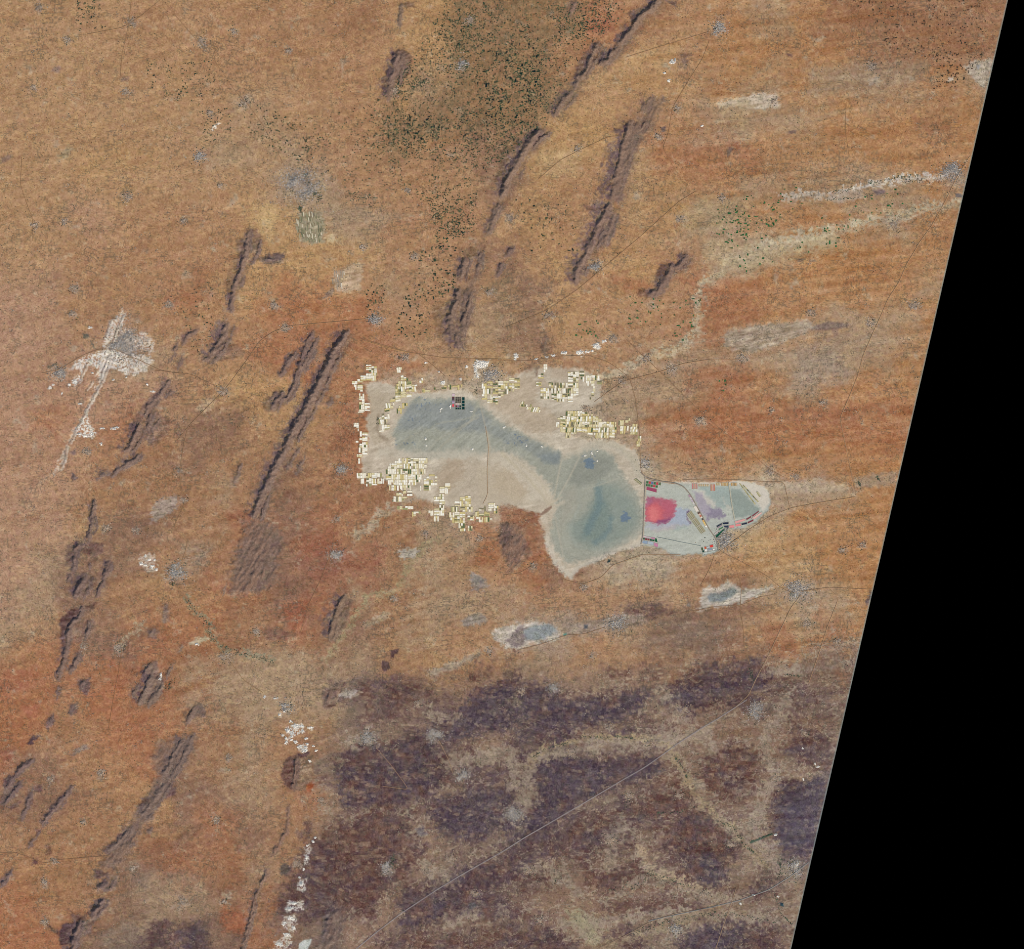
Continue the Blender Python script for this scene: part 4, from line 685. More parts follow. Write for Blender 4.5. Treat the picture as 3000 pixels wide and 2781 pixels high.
# ------------------------------------------------------------------ town ground (dusty grey) - list of settlements
# tile, x, y, radius (survey cells), label
TOWNS = [
    ('F2', 420, 410, 58, 'large grey town with a dark dome hill in it, north of the striped salt works'), ('F1', 900, 460, 48, 'big grey and white quarry town in the left half'),
    ('F1', 180, 740, 22, 'grey market town at the west end of the marble quarries'), ('E4', 1225, 890, 30, 'dense bluish grey town beside the coloured salt ponds'),
    ('C1', 1290, 680, 30, 'grey town with white stone yards in the lower left quarter'), ('F4', 460, 570, 19, 'compact square grey town north of the white southern quarries'),
    ('C4', 850, 820, 34, 'sprawling bluish railway town near the lower right edge'), ('A4', 1470, 1260, 32, 'grey market town touching the upper right edge'),
    ('D4', 780, 110, 26, 'dense bluish town above the dark lower right country'), ('D4', 1060, 1260, 26, 'grey town with white sheds near the lower right edge'),
    ('A3', 1760, 200, 22, 'grey town under a dark lens hill near the top'), ('B3', 90, 990, 26, 'grey lakeside town below white salt heaps on the north shore'),
    ('B2', 990, 580, 20, 'grey town among small green plots north of the lake'), ('B3', 870, 190, 18, 'grey town at the southern tip of the broad ridge'),
    ('B3', 510, 560, 12, 'small grey village on the diagonal road north-east of the lake'), ('B4', 880, 610, 15, 'compact grey village where highway lines meet, right side'),
    ('B4', 1200, 480, 17, 'grey village close to the right edge beside a dark field'), ('B4', 440, 540, 12, 'grey hamlet north of the brown clay flat'),
    ('B3', 1410, 950, 16, 'grey village at the road fork on the sandy river south bank'), ('B3', 1230, 880, 13, 'grey village inside the sandy river bend'),
    ('B3', 1050, 1040, 13, 'grey village on the road to the lake north-east corner'), ('B3', 1620, 1330, 16, 'grey village on the diagonal road in the red right-hand plain'),
    ('B3', 1930, 870, 14, 'grey village on the sand at the clay flat west end'), ('B3', 1220, 1640, 18, 'grey village along the lake north-east shore road'),
    ('B3', 990, 730, 13, 'grey village at the east end of the salt refineries'), ('B3', 800, 1240, 12, 'grey village between the two northern salt works'),
    ('B4', 140, 1700, 12, 'grey village north of the salt reservoir, left of a pair'), ('B4', 320, 1730, 13, 'grey village north of the salt reservoir, right of a pair'),
    ('B4', 530, 1190, 10, 'small village above the red band on the right'), ('B4', 150, 1255, 9, 'tiny village at the left end of the red band'),
    ('A1', 960, 160, 15, 'grey village at the top left road junction'), ('A1', 290, 55, 12, 'grey village in the top left corner'), ('A1', 485, 290, 11, 'small grey village east of the road in the top left'),
    ('A1', 1470, 310, 16, 'round grey village on the north-western diagonal road'), ('A1', 1710, 230, 12, 'small grey village north-east of the round one'),
    ('A1', 1780, 750, 16, 'grey village at the bend of the north-western diagonal road'), ('A1', 1540, 830, 13, 'grey village beside a white sliver of stone'),
    ('A1', 930, 1440, 16, 'grey village in the middle of the upper left plain'), ('A1', 920, 670, 12, 'small grey village west of the green dots, upper left'),
    ('A1', 1455, 1140, 18, 'pale dusty village in the upper left plain'), ('A1', 1340, 1610, 12, 'grey village south of the pale dusty one'), ('A1', 250, 1650, 12, 'grey village with dark trees at the left, upper half'),
    ('A1', 470, 1620, 10, 'compact grey village right of the one with dark trees'), ('A1', 1610, 1350, 9, 'grey hamlet west of the large northern town'), ('A1', 240, 640, 9, 'grey hamlet near the left edge, upper part'),
    ('B1', 540, 360, 13, 'grey village in the left plain north of the marble quarries'), ('B1', 530, 545, 12, 'pale grey village just north of the marble quarries'), ('B1', 1230, 480, 13, 'grey village between quarry town and curving scarp'),
    ('B1', 1630, 1110, 16, 'grey railway village beside the pale dusty flat'), ('B1', 630, 1560, 13, 'grey village south of the marble spoil cone'), ('B1', 1310, 1690, 13, 'grey village on the road in the left centre'),
    ('B2', 250, 485, 13, 'grey village north of the parallel-crested hills'), ('B2', 340, 650, 14, 'grey roadside village at the hills north foot'), ('B2', 900, 60, 10, 'small grey village west of the green plots'),
    ('B2', 1280, 130, 12, 'grey village in the farmland west of the tall dark ridge'), ('B2', 1830, 390, 12, 'grey village east of the tall dark ridge'), ('B2', 1200, 860, 14, 'grey village north of the lake west bay'),
    ('B2', 750, 1680, 18, 'scattered grey village at the lake south-west corner'), ('A2', 1680, 150, 14, 'grey village in the northern green farmland'), ('A2', 1630, 480, 18, 'bluish grey village in the middle of the green farmland'),
    ('A2', 360, 370, 10, 'grey hamlet on the upper plain left of the dark hill'), ('A2', 1225, 1390, 10, 'grey hamlet south of the green farmland'), ('A2', 1145, 670, 11, 'grey village at the foot of the small dark hill'),
    ('A3', 720, 1090, 10, 'grey hamlet between the two northern ridges'), ('A3', 230, 1590, 13, 'grey village east of the long ridge end'), ('A3', 1320, 1000, 13, 'grey village under the dissected hills'), ('A3', 1455, 790, 11, 'grey village by a small red hill, upper right'),
    ('A3', 1780, 1600 - 160, 11, 'grey village on the pale fan west of the bright fields'), ('A3', 1480, 1600, 12, 'grey village on the diagonal road at the pale fan'), ('A4', 1040, 1640, 15, 'grey village on the sandy river south of the bright green plots'),
    ('A4', 880, 480, 16, 'grey village on the dusty band, upper right'), ('A4', 160, 740, 10, 'dark speckled village on the chalk white flat'),
    ('C1', 610, 1230, 10, 'grey village at the left ridge foot'), ('C1', 870, 1240, 14, 'grey village strip in the red western plain'), ('C1', 1640, 1310, 17, 'grey village among stream farms, lower left'), ('C1', 1000, 380, 12, 'pale grey village under the grey rock flat'),
    ('C1', 1870, 1120, 10, 'grey village at the dark soil patch, left of the hogback'), ('C1', 1340, 160, 11, 'grey village on the winding road, left centre'), ('C1', 770, 370, 13, 'pale grey village east of the crooked ridge'),
    ('C2', 700, 560, 22, 'scattered grey village beside the dark red field'), ('C2', 710, 300, 11, 'grey village north of the dark red field'), ('C2', 1365, 405, 11, 'grey village south of the lake farms'), ('C2', 1750, 440, 10, 'grey village west of the orange field by the lake'),
    ('C2', 1130, 885, 10, 'grey village at the stream bend in the southern plain'), ('C2', 130, 1120, 10, 'grey village left of the hogback ridge'), ('C2', 1310, 1650, 12, 'grey village at the dark country north rim'), ('C2', 1830, 1270, 13, 'grey village south-west of the oval salt flat'),
    ('C3', 1000, 1070, 26, 'scattered grey village on the wash east of the oval flat'), ('C3', 550, 1540, 18, 'grey village strip at the head of the grey ploughland'), ('C3', 320, 1560, 11, 'grey village left of the ploughland head'), ('C3', 770, 800, 11, 'grey village south of the lake tip'),
    ('C3', 400, 640, 10, 'grey village between the low hills and the lake'), ('C3', 1510, 1690, 11, 'grey village on the stream above the highway'), ('C3', 830, 1300, 9, 'grey hamlet in the orange southern plain'),
    ('C4', 1170, 530, 11, 'grey village in the orange right-hand plain south of the reservoir'), ('C4', 1310, 490, 10, 'grey village near the right edge, east of its neighbour'), ('C4', 910, 1060, 11, 'grey village under the railway town'), ('C4', 1130, 1190, 11, 'grey village in the lower right orange plain'),
    ('D1', 735, 560, 15, 'grey village in the lower left plain by the broken mountains'), ('D1', 365, 600, 10, 'small grey village at the foot of the left edge hills'), ('D1', 1665, 445, 11, 'grey village in the lower left farm plain'), ('D1', 1580, 905, 13, 'grey village with dark trees on the lower left farm plain'),
    ('D1', 390, 1200, 11, 'grey village in the lower left orange plain'), ('D1', 320, 1350, 12, 'grey village below its neighbour, lower left corner'), ('D1', 330, 1640, 12, 'grey village north of the black apron, lower left'), ('D1', 1340, 1500, 15, 'star-shaped grey village at lower left'), ('D1', 980, 1250, 9, 'narrow grey village under the mountain belt'), ('D1', 605, 915, 9, 'grey hamlet right of the straight thin ridge'), ('D1', 1640, 1500, 10, 'grey hamlet east of the star-shaped village'),
    ('D2', 600, 760, 11, 'bluish grey village by a pond, south of the square hill'), ('D2', 950, 300, 24, 'dusty grey village at the dark country north-west'), ('D2', 1430, 280, 24, 'wide speckled grey village with dark trees in the dark country'), ('D2', 1080, 1250, 18, 'grey village with dark trees below the burnt fields'),
    ('D2', 1550, 1190, 15, 'speckled grey village by the highway'), ('D2', 430, 1220, 14, 'pale grey village beside the bottom white quarries'), ('D2', 1640, 570, 22, 'grey dusty village inside the dark ploughland'), ('D2', 1190, 1580, 9, 'grey roadside hamlet on the diagonal highway'), ('D2', 1380, 1290, 11, 'grey village at a pair of dark knolls'),
    ('D3', 500, 860, 26, 'large speckled grey village with dark trees, south centre'), ('D3', 630, 1270, 14, 'speckled village with dark groves under the highway'), ('D3', 1350, 730, 14, 'grey village just south of the highway in the dark country'), ('D3', 1220, 1050, 16, 'bluish grey village beside the slate hillock'), ('D3', 920, 410, 13, 'speckled grey village on the dry stream'), ('D3', 1500, 340, 12, 'pale grey village on the dry stream bend'), ('D3', 1720, 720, 11, 'grey village east of the dry stream elbow'),
    ('D3', 230, 1440, 13, 'speckled grey village north of the slate pond, bottom'), ('D3', 840, 1350, 10, 'grey hamlet beside a slate pond at the bottom'), ('D3', 700, 1630, 14, 'pale dusty village at the bottom centre'), ('D3', 1890, 1450, 15, 'speckled grey village with groves, bottom right'), ('D3', 1690, 1700, 18, 'grey village with a green pond at the bottom right'), ('D3', 1200, 220, 12, 'pale village in the yellow field north of the dry stream'),
    ('D4', 930, 600, 13, 'grey village with trees in the lower right dark country'), ('D4', 600, 1080, 13, 'speckled village by the river west of the dam'), ('D4', 1130, 270, 9, 'grey hamlet near the lower right edge'),
]
tr = np.random.default_rng(21)
for t, x, y, r_, lab in TOWNS:
    (cx, cy), = P(t, [(x, y)])
    sl_ = win(cx - r_ * 2, cx + r_ * 2, cy - r_ * 2, cy + r_ * 2)
    d = np.hypot(PX[sl_] - cx + 6 * fine1[sl_], (PY[sl_] - cy + 6 * fine2[sl_]) * 1.1) / r_
    tint(sl_, np.exp(-d * d * 1.3), 'a0958a', .55)

# ------------------------------------------------------------------ marble quarry and its spoil
quarry_id = newid('marble_quarry', 'white marble quarry trenches and spoil cut in a long line beside the left town', kind='structure')
spk = fnoise(51, 3, 1.4); spk2 = fnoise(52, 8, 2.2)
for pts, a in [([(500, 560), (640, 510), (760, 505), (900, 560), (920, 760), (840, 750), (760, 700), (640, 720), (470, 660), (380, 720), (300, 700), (430, 580)], .75),
               ([(650, 400), (720, 220), (840, 80), (870, 120), (870, 240), (780, 280), (740, 400), (640, 500)], .6),
               ([(780, 260), (940, 300), (1000, 480), (900, 560), (760, 500), (760, 400)], .38),
               ([(950, 340), (1060, 330), (1160, 380), (1180, 500), (1150, 540), (960, 480)], .5), ([(940, 560), (1150, 560), (1160, 640), (1100, 720), (960, 780), (900, 700)], .6),
               ([(480, 1180), (560, 1380), (530, 1440), (380, 1410), (370, 1330), (430, 1250)], .9), ([(430, 680), (480, 660), (390, 850), (340, 900), (330, 830)], .85),
               ([(640, 700), (700, 640), (620, 870), (500, 1160), (350, 1380), (280, 1490), (230, 1680), (170, 1790), (80, 1848), (180, 1690), (260, 1480), (330, 1360), (470, 1120), (580, 880)], .45),
               ([(560, 770), (680, 500), (760, 420), (720, 600), (640, 820)], .6)]:
    sl_, m, d = poly_mask(P('F1', pts), 4, 4); k = m * sstep(-1.9, .4, spk[sl_] + .6 * spk2[sl_])
    tint(sl_, k, 'd8cfc4', min(1, a * 1.4)); setid(sl_, (m > .5) & (a > .55), quarry_id); H[sl_] += m * .010 * spk[sl_]
for pts, wd in [([(850, 140), (770, 310), (720, 490), (650, 690), (580, 830)], 4), ([(760, 440), (730, 540), (690, 680), (630, 830), (590, 900), (520, 1030), (440, 1180), (350, 1350), (290, 1480)], 4),
                ([(715, 220), (680, 310), (650, 400)], 4), ([(470, 650), (430, 740), (385, 850)], 3), ([(520, 850), (460, 930)], 3), ([(260, 1510), (230, 1650), (190, 1760)], 3),
                ([(700, 560), (660, 680), (610, 800)], 3)]:
    sl_, m = line_mask(P('F1', pts), wd, 2.5, 1.2)
    COL[sl_] = COL[sl_] * (1 - .4 * m[..., None]) + hexc('8a7f76') * .4 * m[..., None]; H[sl_] -= .035 * m
    sl_, m = line_mask([(x + 6, y + 2) for x, y in P('F1', pts)], 3.5, 2, 1); tint(sl_, m, 'ded4c4', .6)
for t, pts, a in [('F4', [(380, 1000), (560, 930), (780, 930), (800, 1080), (700, 1130), (600, 1180), (420, 1160)], .85), ('F4', [(640, 1350), (860, 1340), (870, 1480), (760, 1530), (640, 1420)], .7), ('F4', [(390, 1200), (500, 1180), (480, 1360), (400, 1360)], .7), ('F4', [(850, 990), (1000, 980), (990, 1040), (850, 1040)], .8),
                  ('F4', [(200, 700), (320, 680), (320, 780), (200, 780)], .5), ('F4', [(100, 380), (230, 390), (300, 480), (250, 470)], .6), ('D2', [(340, 1490), (470, 1490), (460, 1560), (340, 1570)], .7), ('D2', [(310, 1600), (420, 1590), (410, 1720), (310, 1690)], .65), ('D2', [(250, 1780), (390, 1730), (380, 1844), (250, 1844)], .7), ('D2', [(480, 1080), (520, 1080), (510, 1220), (475, 1220)], .7), ('D2', [(430, 1330), (490, 1330), (480, 1420), (420, 1420)], .7),
                  ('B3', [(0, 890), (80, 890), (60, 940), (0, 950)], .8), ('B2', [(1690, 910), (1830, 890), (1820, 920), (1740, 940), (1750, 1010), (1710, 1020), (1720, 950)], .85), ('C1', [(1010, 560), (1120, 560), (1160, 680), (1090, 690), (1010, 640)], .5), ('B3', [(720, 810), (780, 810), (770, 850), (720, 850)], .9), ('B3', [(840, 760), (900, 770), (890, 800), (840, 800)], .8)]:
    sl_, m, d = poly_mask(P(t, pts), 3, 4); tint(sl_, m * sstep(-1.5, .5, spk[sl_] + .7 * spk2[sl_]), 'ded8cc', a)
for t, pts in [('F1', [(440, 340), (500, 350), (500, 380), (440, 385)]), ('F1', [(505, 400), (560, 480), (555, 500), (520, 450)]), ('F1', [(50, 690), (160, 655), (170, 670), (70, 705)])]:
    zone(t, pts, '5b5a50', 2.5, .85, 2)
zone('F1', [(300, 1570), (360, 1540), (360, 1600), (310, 1610)], '7a666a', 4, .7, 2)

# ------------------------------------------------------------------ fine tilth over everything
lakeish = np.zeros((NY, NX), np.float32)
for poly in (LAKE, FLAT, EAST):
    sl_, m, d = poly_mask(poly, 5, 2); lakeish[sl_] = np.maximum(lakeish[sl_], m)
land = 1 - lakeish * .8
hill = sstep(.01, .06, EL)
flatland = land * (1 - hill)
COL += ((m1 - .5) * 6 + (m2 - .5) * 9 + (m3 - .5) * 4 + (m4 - .5) * 12)[..., None] * np.array([1.05, .95, .8]) * flatland[..., None]
COL += (sstep(.88, .96, m4) * 5 * flatland)[..., None] * np.array([1.2, 1.0, .6])
COL -= (sstep(.9, .97, m2) * 13 * flatland)[..., None] * np.array([1.0, .9, .7])
bandE = fnoise(14, 16, 2.6, 9.0, 6); east = sstep(1500, 2100, PX)
COL += (streak * 2.4 * (1 - east) + streak2 * 1.6 + blotch * .8 + big * 1.0)[..., None] * flatland[..., None]
COL += (bandE * 4.0 * east * flatland)[..., None] * np.array([.8, 1.1, 1.2])
chroma = (m4 - .5) * .7 + .22 * spk2 + (m1 - .5) * .5
COL += (chroma * flatland)[..., None] * np.array([-2., 1.5, -5.])
COL += (grain * 6.0)[..., None] * (.35 + .65 * land[..., None])
hed = np.maximum((1 - sstep(1.0, 2.2, e1)) * hedge_zone, (1 - sstep(1.0, 2.0, e4)) * sstep(0, 1.5, spk2) * .8) * flatland * sstep(-.8, .8, spk + spk2)
COL = COL * (1 - .4 * hed[..., None]) + hexc('4e4a44') * .4 * hed[..., None]
# scarp-foot grit in the northern farm belt
fz = sstep(.35, .9, farm) * flatland
fm = fz * (sstep(.55, .8, m2) * .5 + sstep(.6, .85, m1) * .35)
COL = COL * (1 - .5 * fm[..., None]) + hexc('5f5844') * .5 * fm[..., None]
# grey-teal broken rim along the cut edge
rim = 1 - sstep(2.5, 6.5, edge_x(PY) - PX)
COL = COL * (1 - .75 * rim[..., None]) + hexc('82908c') * .75 * rim[..., None]
_g = COL.mean(-1, keepdims=True); COL = _g + (COL - _g) * (1 - .09 * flatland[..., None])
COL = np.clip(COL, 8, 250)

def lin(c):
    c = np.asarray(c, dtype=np.float64) / 255.0
    return np.where(c <= .04045, c / 12.92, ((c + .055) / 1.055) ** 2.4) * np.array([.994, .9425, .8446])
COLL = lin(COL).astype(np.float32)

# ------------------------------------------------------------------ materials
def soil_material(name, noise_scale=14.0, amt=.12, rough=1.0, spec=False):
    m = bpy.data.materials.new(name); m.use_nodes = True; n = m.node_tree.nodes; L = m.node_tree.links; n.clear()
    at = n.new('ShaderNodeAttribute'); at.attribute_name = 'tone'
    tc = n.new('ShaderNodeTexCoord'); no = n.new('ShaderNodeTexNoise'); no.inputs['Scale'].default_value = noise_scale; no.inputs['Detail'].default_value = 5
    geo = n.new('ShaderNodeNewGeometry')
    L.new(geo.outputs['Position'], no.inputs['Vector'])
    mr = n.new('ShaderNodeMapRange'); mr.inputs['To Min'].default_value = 1 - amt; mr.inputs['To Max'].default_value = 1 + amt; L.new(no.outputs['Fac'], mr.inputs['Value'])
    mx = n.new('ShaderNodeVectorMath'); mx.operation = 'SCALE'; L.new(at.outputs['Color'], mx.inputs[0]); L.new(mr.outputs[0], mx.inputs['Scale'])
    out = n.new('ShaderNodeOutputMaterial')
    if spec:
        b = n.new('ShaderNodeBsdfPrincipled'); b.inputs['Roughness'].default_value = rough; b.inputs['Specular IOR Level'].default_value = .12; L.new(mx.outputs[0], b.inputs['Base Color'])
    else:
        b = n.new('ShaderNodeBsdfDiffuse'); b.inputs['Roughness'].default_value = 0.0; L.new(mx.outputs[0], b.inputs['Color'])
    L.new(b.outputs[0], out.inputs[0]); return m

M_SOIL = soil_material('soil', 14, .16)
M_LAKE = soil_material('lake_brine', 6, .06)
M_TOWN = soil_material('roof_mix', 30, .15)
M_PLANT = soil_material('leaf_mix', 40, .3)
M_ROAD = soil_material('road_surface', 30, .12)

def flat_material(name, hexcol, amt=.15, scale=12.0):
    m = bpy.data.materials.new(name); m.use_nodes = True; n = m.node_tree.nodes; L = m.node_tree.links; n.clear()
    c = lin(hexc(hexcol)); geo = n.new('ShaderNodeNewGeometry'); no = n.new('ShaderNodeTexNoise'); no.inputs['Scale'].default_value = scale
    L.new(geo.outputs['Position'], no.inputs['Vector'])
    cr = n.new('ShaderNodeMix'); cr.data_type = 'RGBA'; cr.inputs[6].default_value = (*(c * (1 - amt)), 1); cr.inputs[7].default_value = (*np.minimum(c * (1 + amt), 1), 1)
    L.new(no.outputs['Fac'], cr.inputs[0]); b = n.new('ShaderNodeBsdfDiffuse'); L.new(cr.outputs[2], b.inputs[0]); out = n.new('ShaderNodeOutputMaterial'); L.new(b.outputs[0], out.inputs[0]); return m
_fm = {}
def fmat(h, nm='salt'):
    if h not in _fm: _fm[h] = flat_material('%s_%s' % (nm, h), h)
    return _fm[h]

# ------------------------------------------------------------------ mesh helpers
COLN = sc.collection
def link(o, parent=None, **kw):
    COLN.objects.link(o)
    if parent is not None: o.parent = parent
    for k, v in kw.items(): o[k] = v
    return o

def mesh_np(name, V, F, mat, tone=None, dom='POINT'):
    """V (n,3), F (m,k) equal-sided faces"""
    me = bpy.data.meshes.new(name); V = np.ascontiguousarray(V, np.float32); F = np.ascontiguousarray(F, np.int32); k = F.shape[1]
    me.vertices.add(len(V)); me.vertices.foreach_set('co', V.ravel())
    me.loops.add(F.size); me.loops.foreach_set('vertex_index', F.ravel())
    me.polygons.add(len(F)); me.polygons.foreach_set('loop_start', np.arange(0, F.size, k, dtype=np.int32))
    if tone is not None:
        a = me.attributes.new('tone', 'FLOAT_COLOR', dom); c = np.ones((len(V) if dom == 'POINT' else len(F), 4), np.float32); c[:, :3] = tone; a.data.foreach_set('color', c.ravel())
    me.update(calc_edges=True); me.materials.append(mat); return me

def empty(name, px, py, parent=None, **kw):
    o = bpy.data.objects.new(name, None); o.location = (WX(px), WY(py), 0); o.empty_display_size = .2; return link(o, parent, **kw)

def hz(px, py):
    x = np.clip((np.asarray(px, float) - X0) / R, 0, NX - 1.001); y = np.clip((np.asarray(py, float) - Y0) / R, 0, NY - 1.001)
    i = x.astype(int); j = y.astype(int); fx = x - i; fy = y - j
    return (H[j, i] * (1 - fx) + H[j, i + 1] * fx) * (1 - fy) + (H[j + 1, i] * (1 - fx) + H[j + 1, i + 1] * fx) * fy

# ------------------------------------------------------------------ the land itself
EX = edge_x(PY)
VX = np.minimum(PX, EX)
V = np.stack([WX(VX), WY(PY), H], -1).reshape(-1, 3)
idx = np.arange(NY * NX).reshape(NY, NX)
quad = np.stack([idx[1:, :-1], idx[1:, 1:], idx[:-1, 1:], idx[:-1, :-1]], -1)
valid = (PX[:-1, :-1] < EX[:-1, :-1] - .01) & (PX[1:, :-1] < EX[1:, :-1] - .01)
ID[~valid] = -1
tone = COLL[:-1, :-1]
for i in sorted(IDNAMES):
    F = quad[ID == i]
    if len(F) == 0: continue
    u, inv = np.unique(F, return_inverse=True); F2 = inv.reshape(F.shape)
    if i == 0:
        me = mesh_np('ground', V[u], F2, M_SOIL, tone[ID == i], 'FACE'); ground = link(bpy.data.objects.new('ground', me), None, kind='structure')
        ground['label'] = 'dry orange and tan plain of small fields and dunes'
    else:
        nm, lab, kw = IDNAMES[i]
        me = mesh_np(nm, V[u], F2, M_LAKE if nm in ('salt_lake', 'pool', 'brine_pond') else M_SOIL, tone[ID == i], 'FACE'); o = link(bpy.data.objects.new(nm, me), None, label=lab, **kw)
# cut face of the slab on its eastern side
jj = np.arange(0, NY, 4); ex = edge_x(gy[jj]); z = hz(ex - .5, gy[jj])
Vt = np.stack([WX(ex), WY(gy[jj]), z], -1); Vb = Vt.copy(); Vb[:, 2] = -1.2; n = len(jj)
k = np.arange(n - 1); F = np.stack([k, k + n, k + n + 1, k + 1], -1)
me = mesh_np('cut_face', np.concatenate([Vt, Vb]), F, M_SOIL, np.tile(lin(hexc('8a6a50')), (2 * n, 1))); link(bpy.data.objects.new('cut_face', me), ground)

# ------------------------------------------------------------------ boxes
BOXF = np.array([[0, 1, 5, 4], [1, 2, 6, 5], [2, 3, 7, 6], [3, 0, 4, 7], [4, 5, 6, 7]])
def boxes(name, cx, cy, w_, l_, ang, hgt, tones, mat, sink=.02):
    cx, cy, w_, l_, ang, hgt = [np.asarray(a, float) for a in np.broadcast_arrays(cx, cy, w_, l_, ang, hgt)]
    ux, uy = np.cos(ang), np.sin(ang); n = len(cx); V = np.zeros((n, 8, 3)); z = hz(cx, cy)
    for q, (a, b) in enumerate([(-1, -1), (1, -1), (1, 1), (-1, 1)]):
        x = cx + (a * w_ * ux - b * l_ * uy) / 2; y = cy - (a * w_ * uy + b * l_ * ux) / 2
        V[:, q, 0] = V[:, q + 4, 0] = WX(x); V[:, q, 1] = V[:, q + 4, 1] = WY(y); V[:, q, 2] = z - sink; V[:, q + 4, 2] = z + hgt
    F = (BOXF[None] + 8 * np.arange(n)[:, None, None]).reshape(-1, 4)
    return mesh_np(name, V.reshape(-1, 3), F, mat, np.repeat(tones, 8, 0))

def blobs(name, cx, cy, r_, hgt, tones, mat):
    """leafy clumps: uneven eight-sided mounds"""
    cx = np.asarray(cx, float); n = len(cx); cy = np.asarray(cy, float); z = hz(cx, cy); rr = np.random.default_rng(n)
    V = np.zeros((n, 13, 3)); a = np.arange(6) * math.pi / 3
    for q in range(6):
        k1 = r_ * rr.uniform(.7, 1.2, n); k2 = r_ * rr.uniform(.4, .8, n)
        V[:, q] = np.stack([WX(cx + k1 * math.cos(a[q])), WY(cy + k1 * math.sin(a[q])), z - .01], -1)
        V[:, q + 6] = np.stack([WX(cx + k2 * math.cos(a[q] + .5)), WY(cy + k2 * math.sin(a[q] + .5)), z + hgt * .8], -1)
    V[:, 12] = np.stack([WX(cx), WY(cy), z + hgt], -1)
    f = [[q, (q + 1) % 6, 6 + q] for q in range(6)] + [[(q + 1) % 6, 6 + (q + 1) % 6, 6 + q] for q in range(6)] + [[6 + q, 6 + (q + 1) % 6, 12] for q in range(6)]
    f = np.array(f)[:, ::-1]
    F = (f[None] + 13 * np.arange(n)[:, None, None]).reshape(-1, 3)
    return mesh_np(name, V.reshape(-1, 3), F, mat, np.repeat(tones, 13, 0))

def keep(cx, cy, pad=6): return cx < edge_x(cy) - pad

# ------------------------------------------------------------------ towns and villages
ROOF = np.array([hexc(h) for h in ('b4aeaa', 'a09c9a', 'c0b8ae', '8c8a8c', 'a6988a', 'cac4bc', '86868a', 'aaa6a6', 'b5a692', 'ad9478', 'bfbab4')])
for t, x, y, r_, lab in TOWNS:
    (cx, cy), = P(t, [(x, y)])
    n = int(min(1900, .95 * r_ ** 2 + 40)); core = int(n * .75)
    nw = tr.integers(2, 6); wa = tr.uniform(0, 6.28, nw); wr_ = r_ * tr.uniform(.15, .75, nw); wx = wr_ * np.cos(wa); wy = wr_ * np.sin(wa); wsz = r_ * tr.uniform(.18, .5, nw); wk_ = tr.integers(0, nw, core); th = tr.uniform(0, 3.14, nw)
    ga, gb = tr.standard_normal(core) * wsz[wk_], tr.standard_normal(core) * wsz[wk_] * .5
    rad = np.concatenate([np.zeros(core), r_ * (.25 + .8 * np.abs(tr.standard_normal(n - core)))]); an = tr.uniform(0, 2 * math.pi, n)
    dxw = np.concatenate([wx[wk_] + ga * np.cos(th[wk_]) - gb * np.sin(th[wk_]), np.zeros(n - core)]); dyw = np.concatenate([wy[wk_] + ga * np.sin(th[wk_]) + gb * np.cos(th[wk_]), np.zeros(n - core)])
    sp = tr.integers(3, 7); rad *= 1 + (.12 if r_ < 15 else .25) * np.cos(an * sp + tr.uniform(0, 6))
    bx, by = cx + dxw + rad * np.cos(an), cy + dyw * .8 + rad * np.sin(an) * .85; ok = keep(bx, by, 8); bx, by = bx[ok], by[ok]; n = len(bx)
    tn = lin(ROOF[tr.integers(0, len(ROOF), n)] * tr.uniform(.72, 1.12, (n, 1)))
    if r_ < 18: tn = tn * .6 + lin(hexc('a98560')) * .4
    root = empty('town' if r_ >= 18 else 'village', cx, cy, None, label=lab, category='town' if r_ >= 18 else 'village', group='towns and villages of the plain')
    me = boxes('buildings', bx, by, tr.uniform(1.0, 2.8, n), tr.uniform(1.0, 2.4, n), tr.uniform(-.3, .3, n), tr.uniform(.006, .02, n), tn, M_TOWN)
    ob = bpy.data.objects.new('buildings', me); link(ob, root, kind='stuff'); ob.matrix_parent_inverse = root.matrix_world.inverted(); ob.location = (-root.location[0], -root.location[1], 0)
    k = max(6, int(n * .12)); rad = r_ * (.3 + .75 * np.abs(tr.standard_normal(k))); an = tr.uniform(0, 2 * math.pi, k); vx, vy = cx + rad * np.cos(an), cy + rad * np.sin(an)
    ok = keep(vx, vy, 8); vx, vy = vx[ok], vy[ok]; k = len(vx)
    if k:
        me = blobs('trees', vx, vy, tr.uniform(.8, 2.3, k), .012, lin(np.array([hexc('3f4a40')]) * tr.uniform(.6, 1.2, (k, 1))), M_PLANT)
        ob = bpy.data.objects.new('trees', me); link(ob, root, kind='stuff'); ob.location = (-root.location[0], -root.location[1], 0)

# ------------------------------------------------------------------ salt works with their pans
def pan_mesh(name, hexcol, bund):
    """unit pan: earth bund round a sunken salt floor"""
    o_, i_ = .5, .42
    V = [(-o_, -o_, -1), (o_, -o_, -1), (o_, o_, -1), (-o_, o_, -1), (-o_, -o_, 1), (o_, -o_, 1), (o_, o_, 1), (-o_, o_, 1),
         (-i_, -i_, 1), (i_, -i_, 1), (i_, i_, 1), (-i_, i_, 1), (-i_, -i_, .3), (i_, -i_, .3), (i_, i_, .3), (-i_, i_, .3)]
    F = []
    for q in range(4):
        p = (q + 1) % 4; F += [(q, p, 4 + p, 4 + q), (4 + q, 4 + p, 8 + p, 8 + q), (8 + q, 8 + p, 12 + p, 12 + q)]
    F.append((12, 13, 14, 15))
    me = mesh_np(name, np.array(V, float), np.array(F), fmat(bund, 'bund')); me.materials.append(fmat(hexcol, 'salt'))
    mi = np.zeros(len(F), np.int32); mi[-1] = 1; me.polygons.foreach_set('material_index', mi); return me
_pm = {}
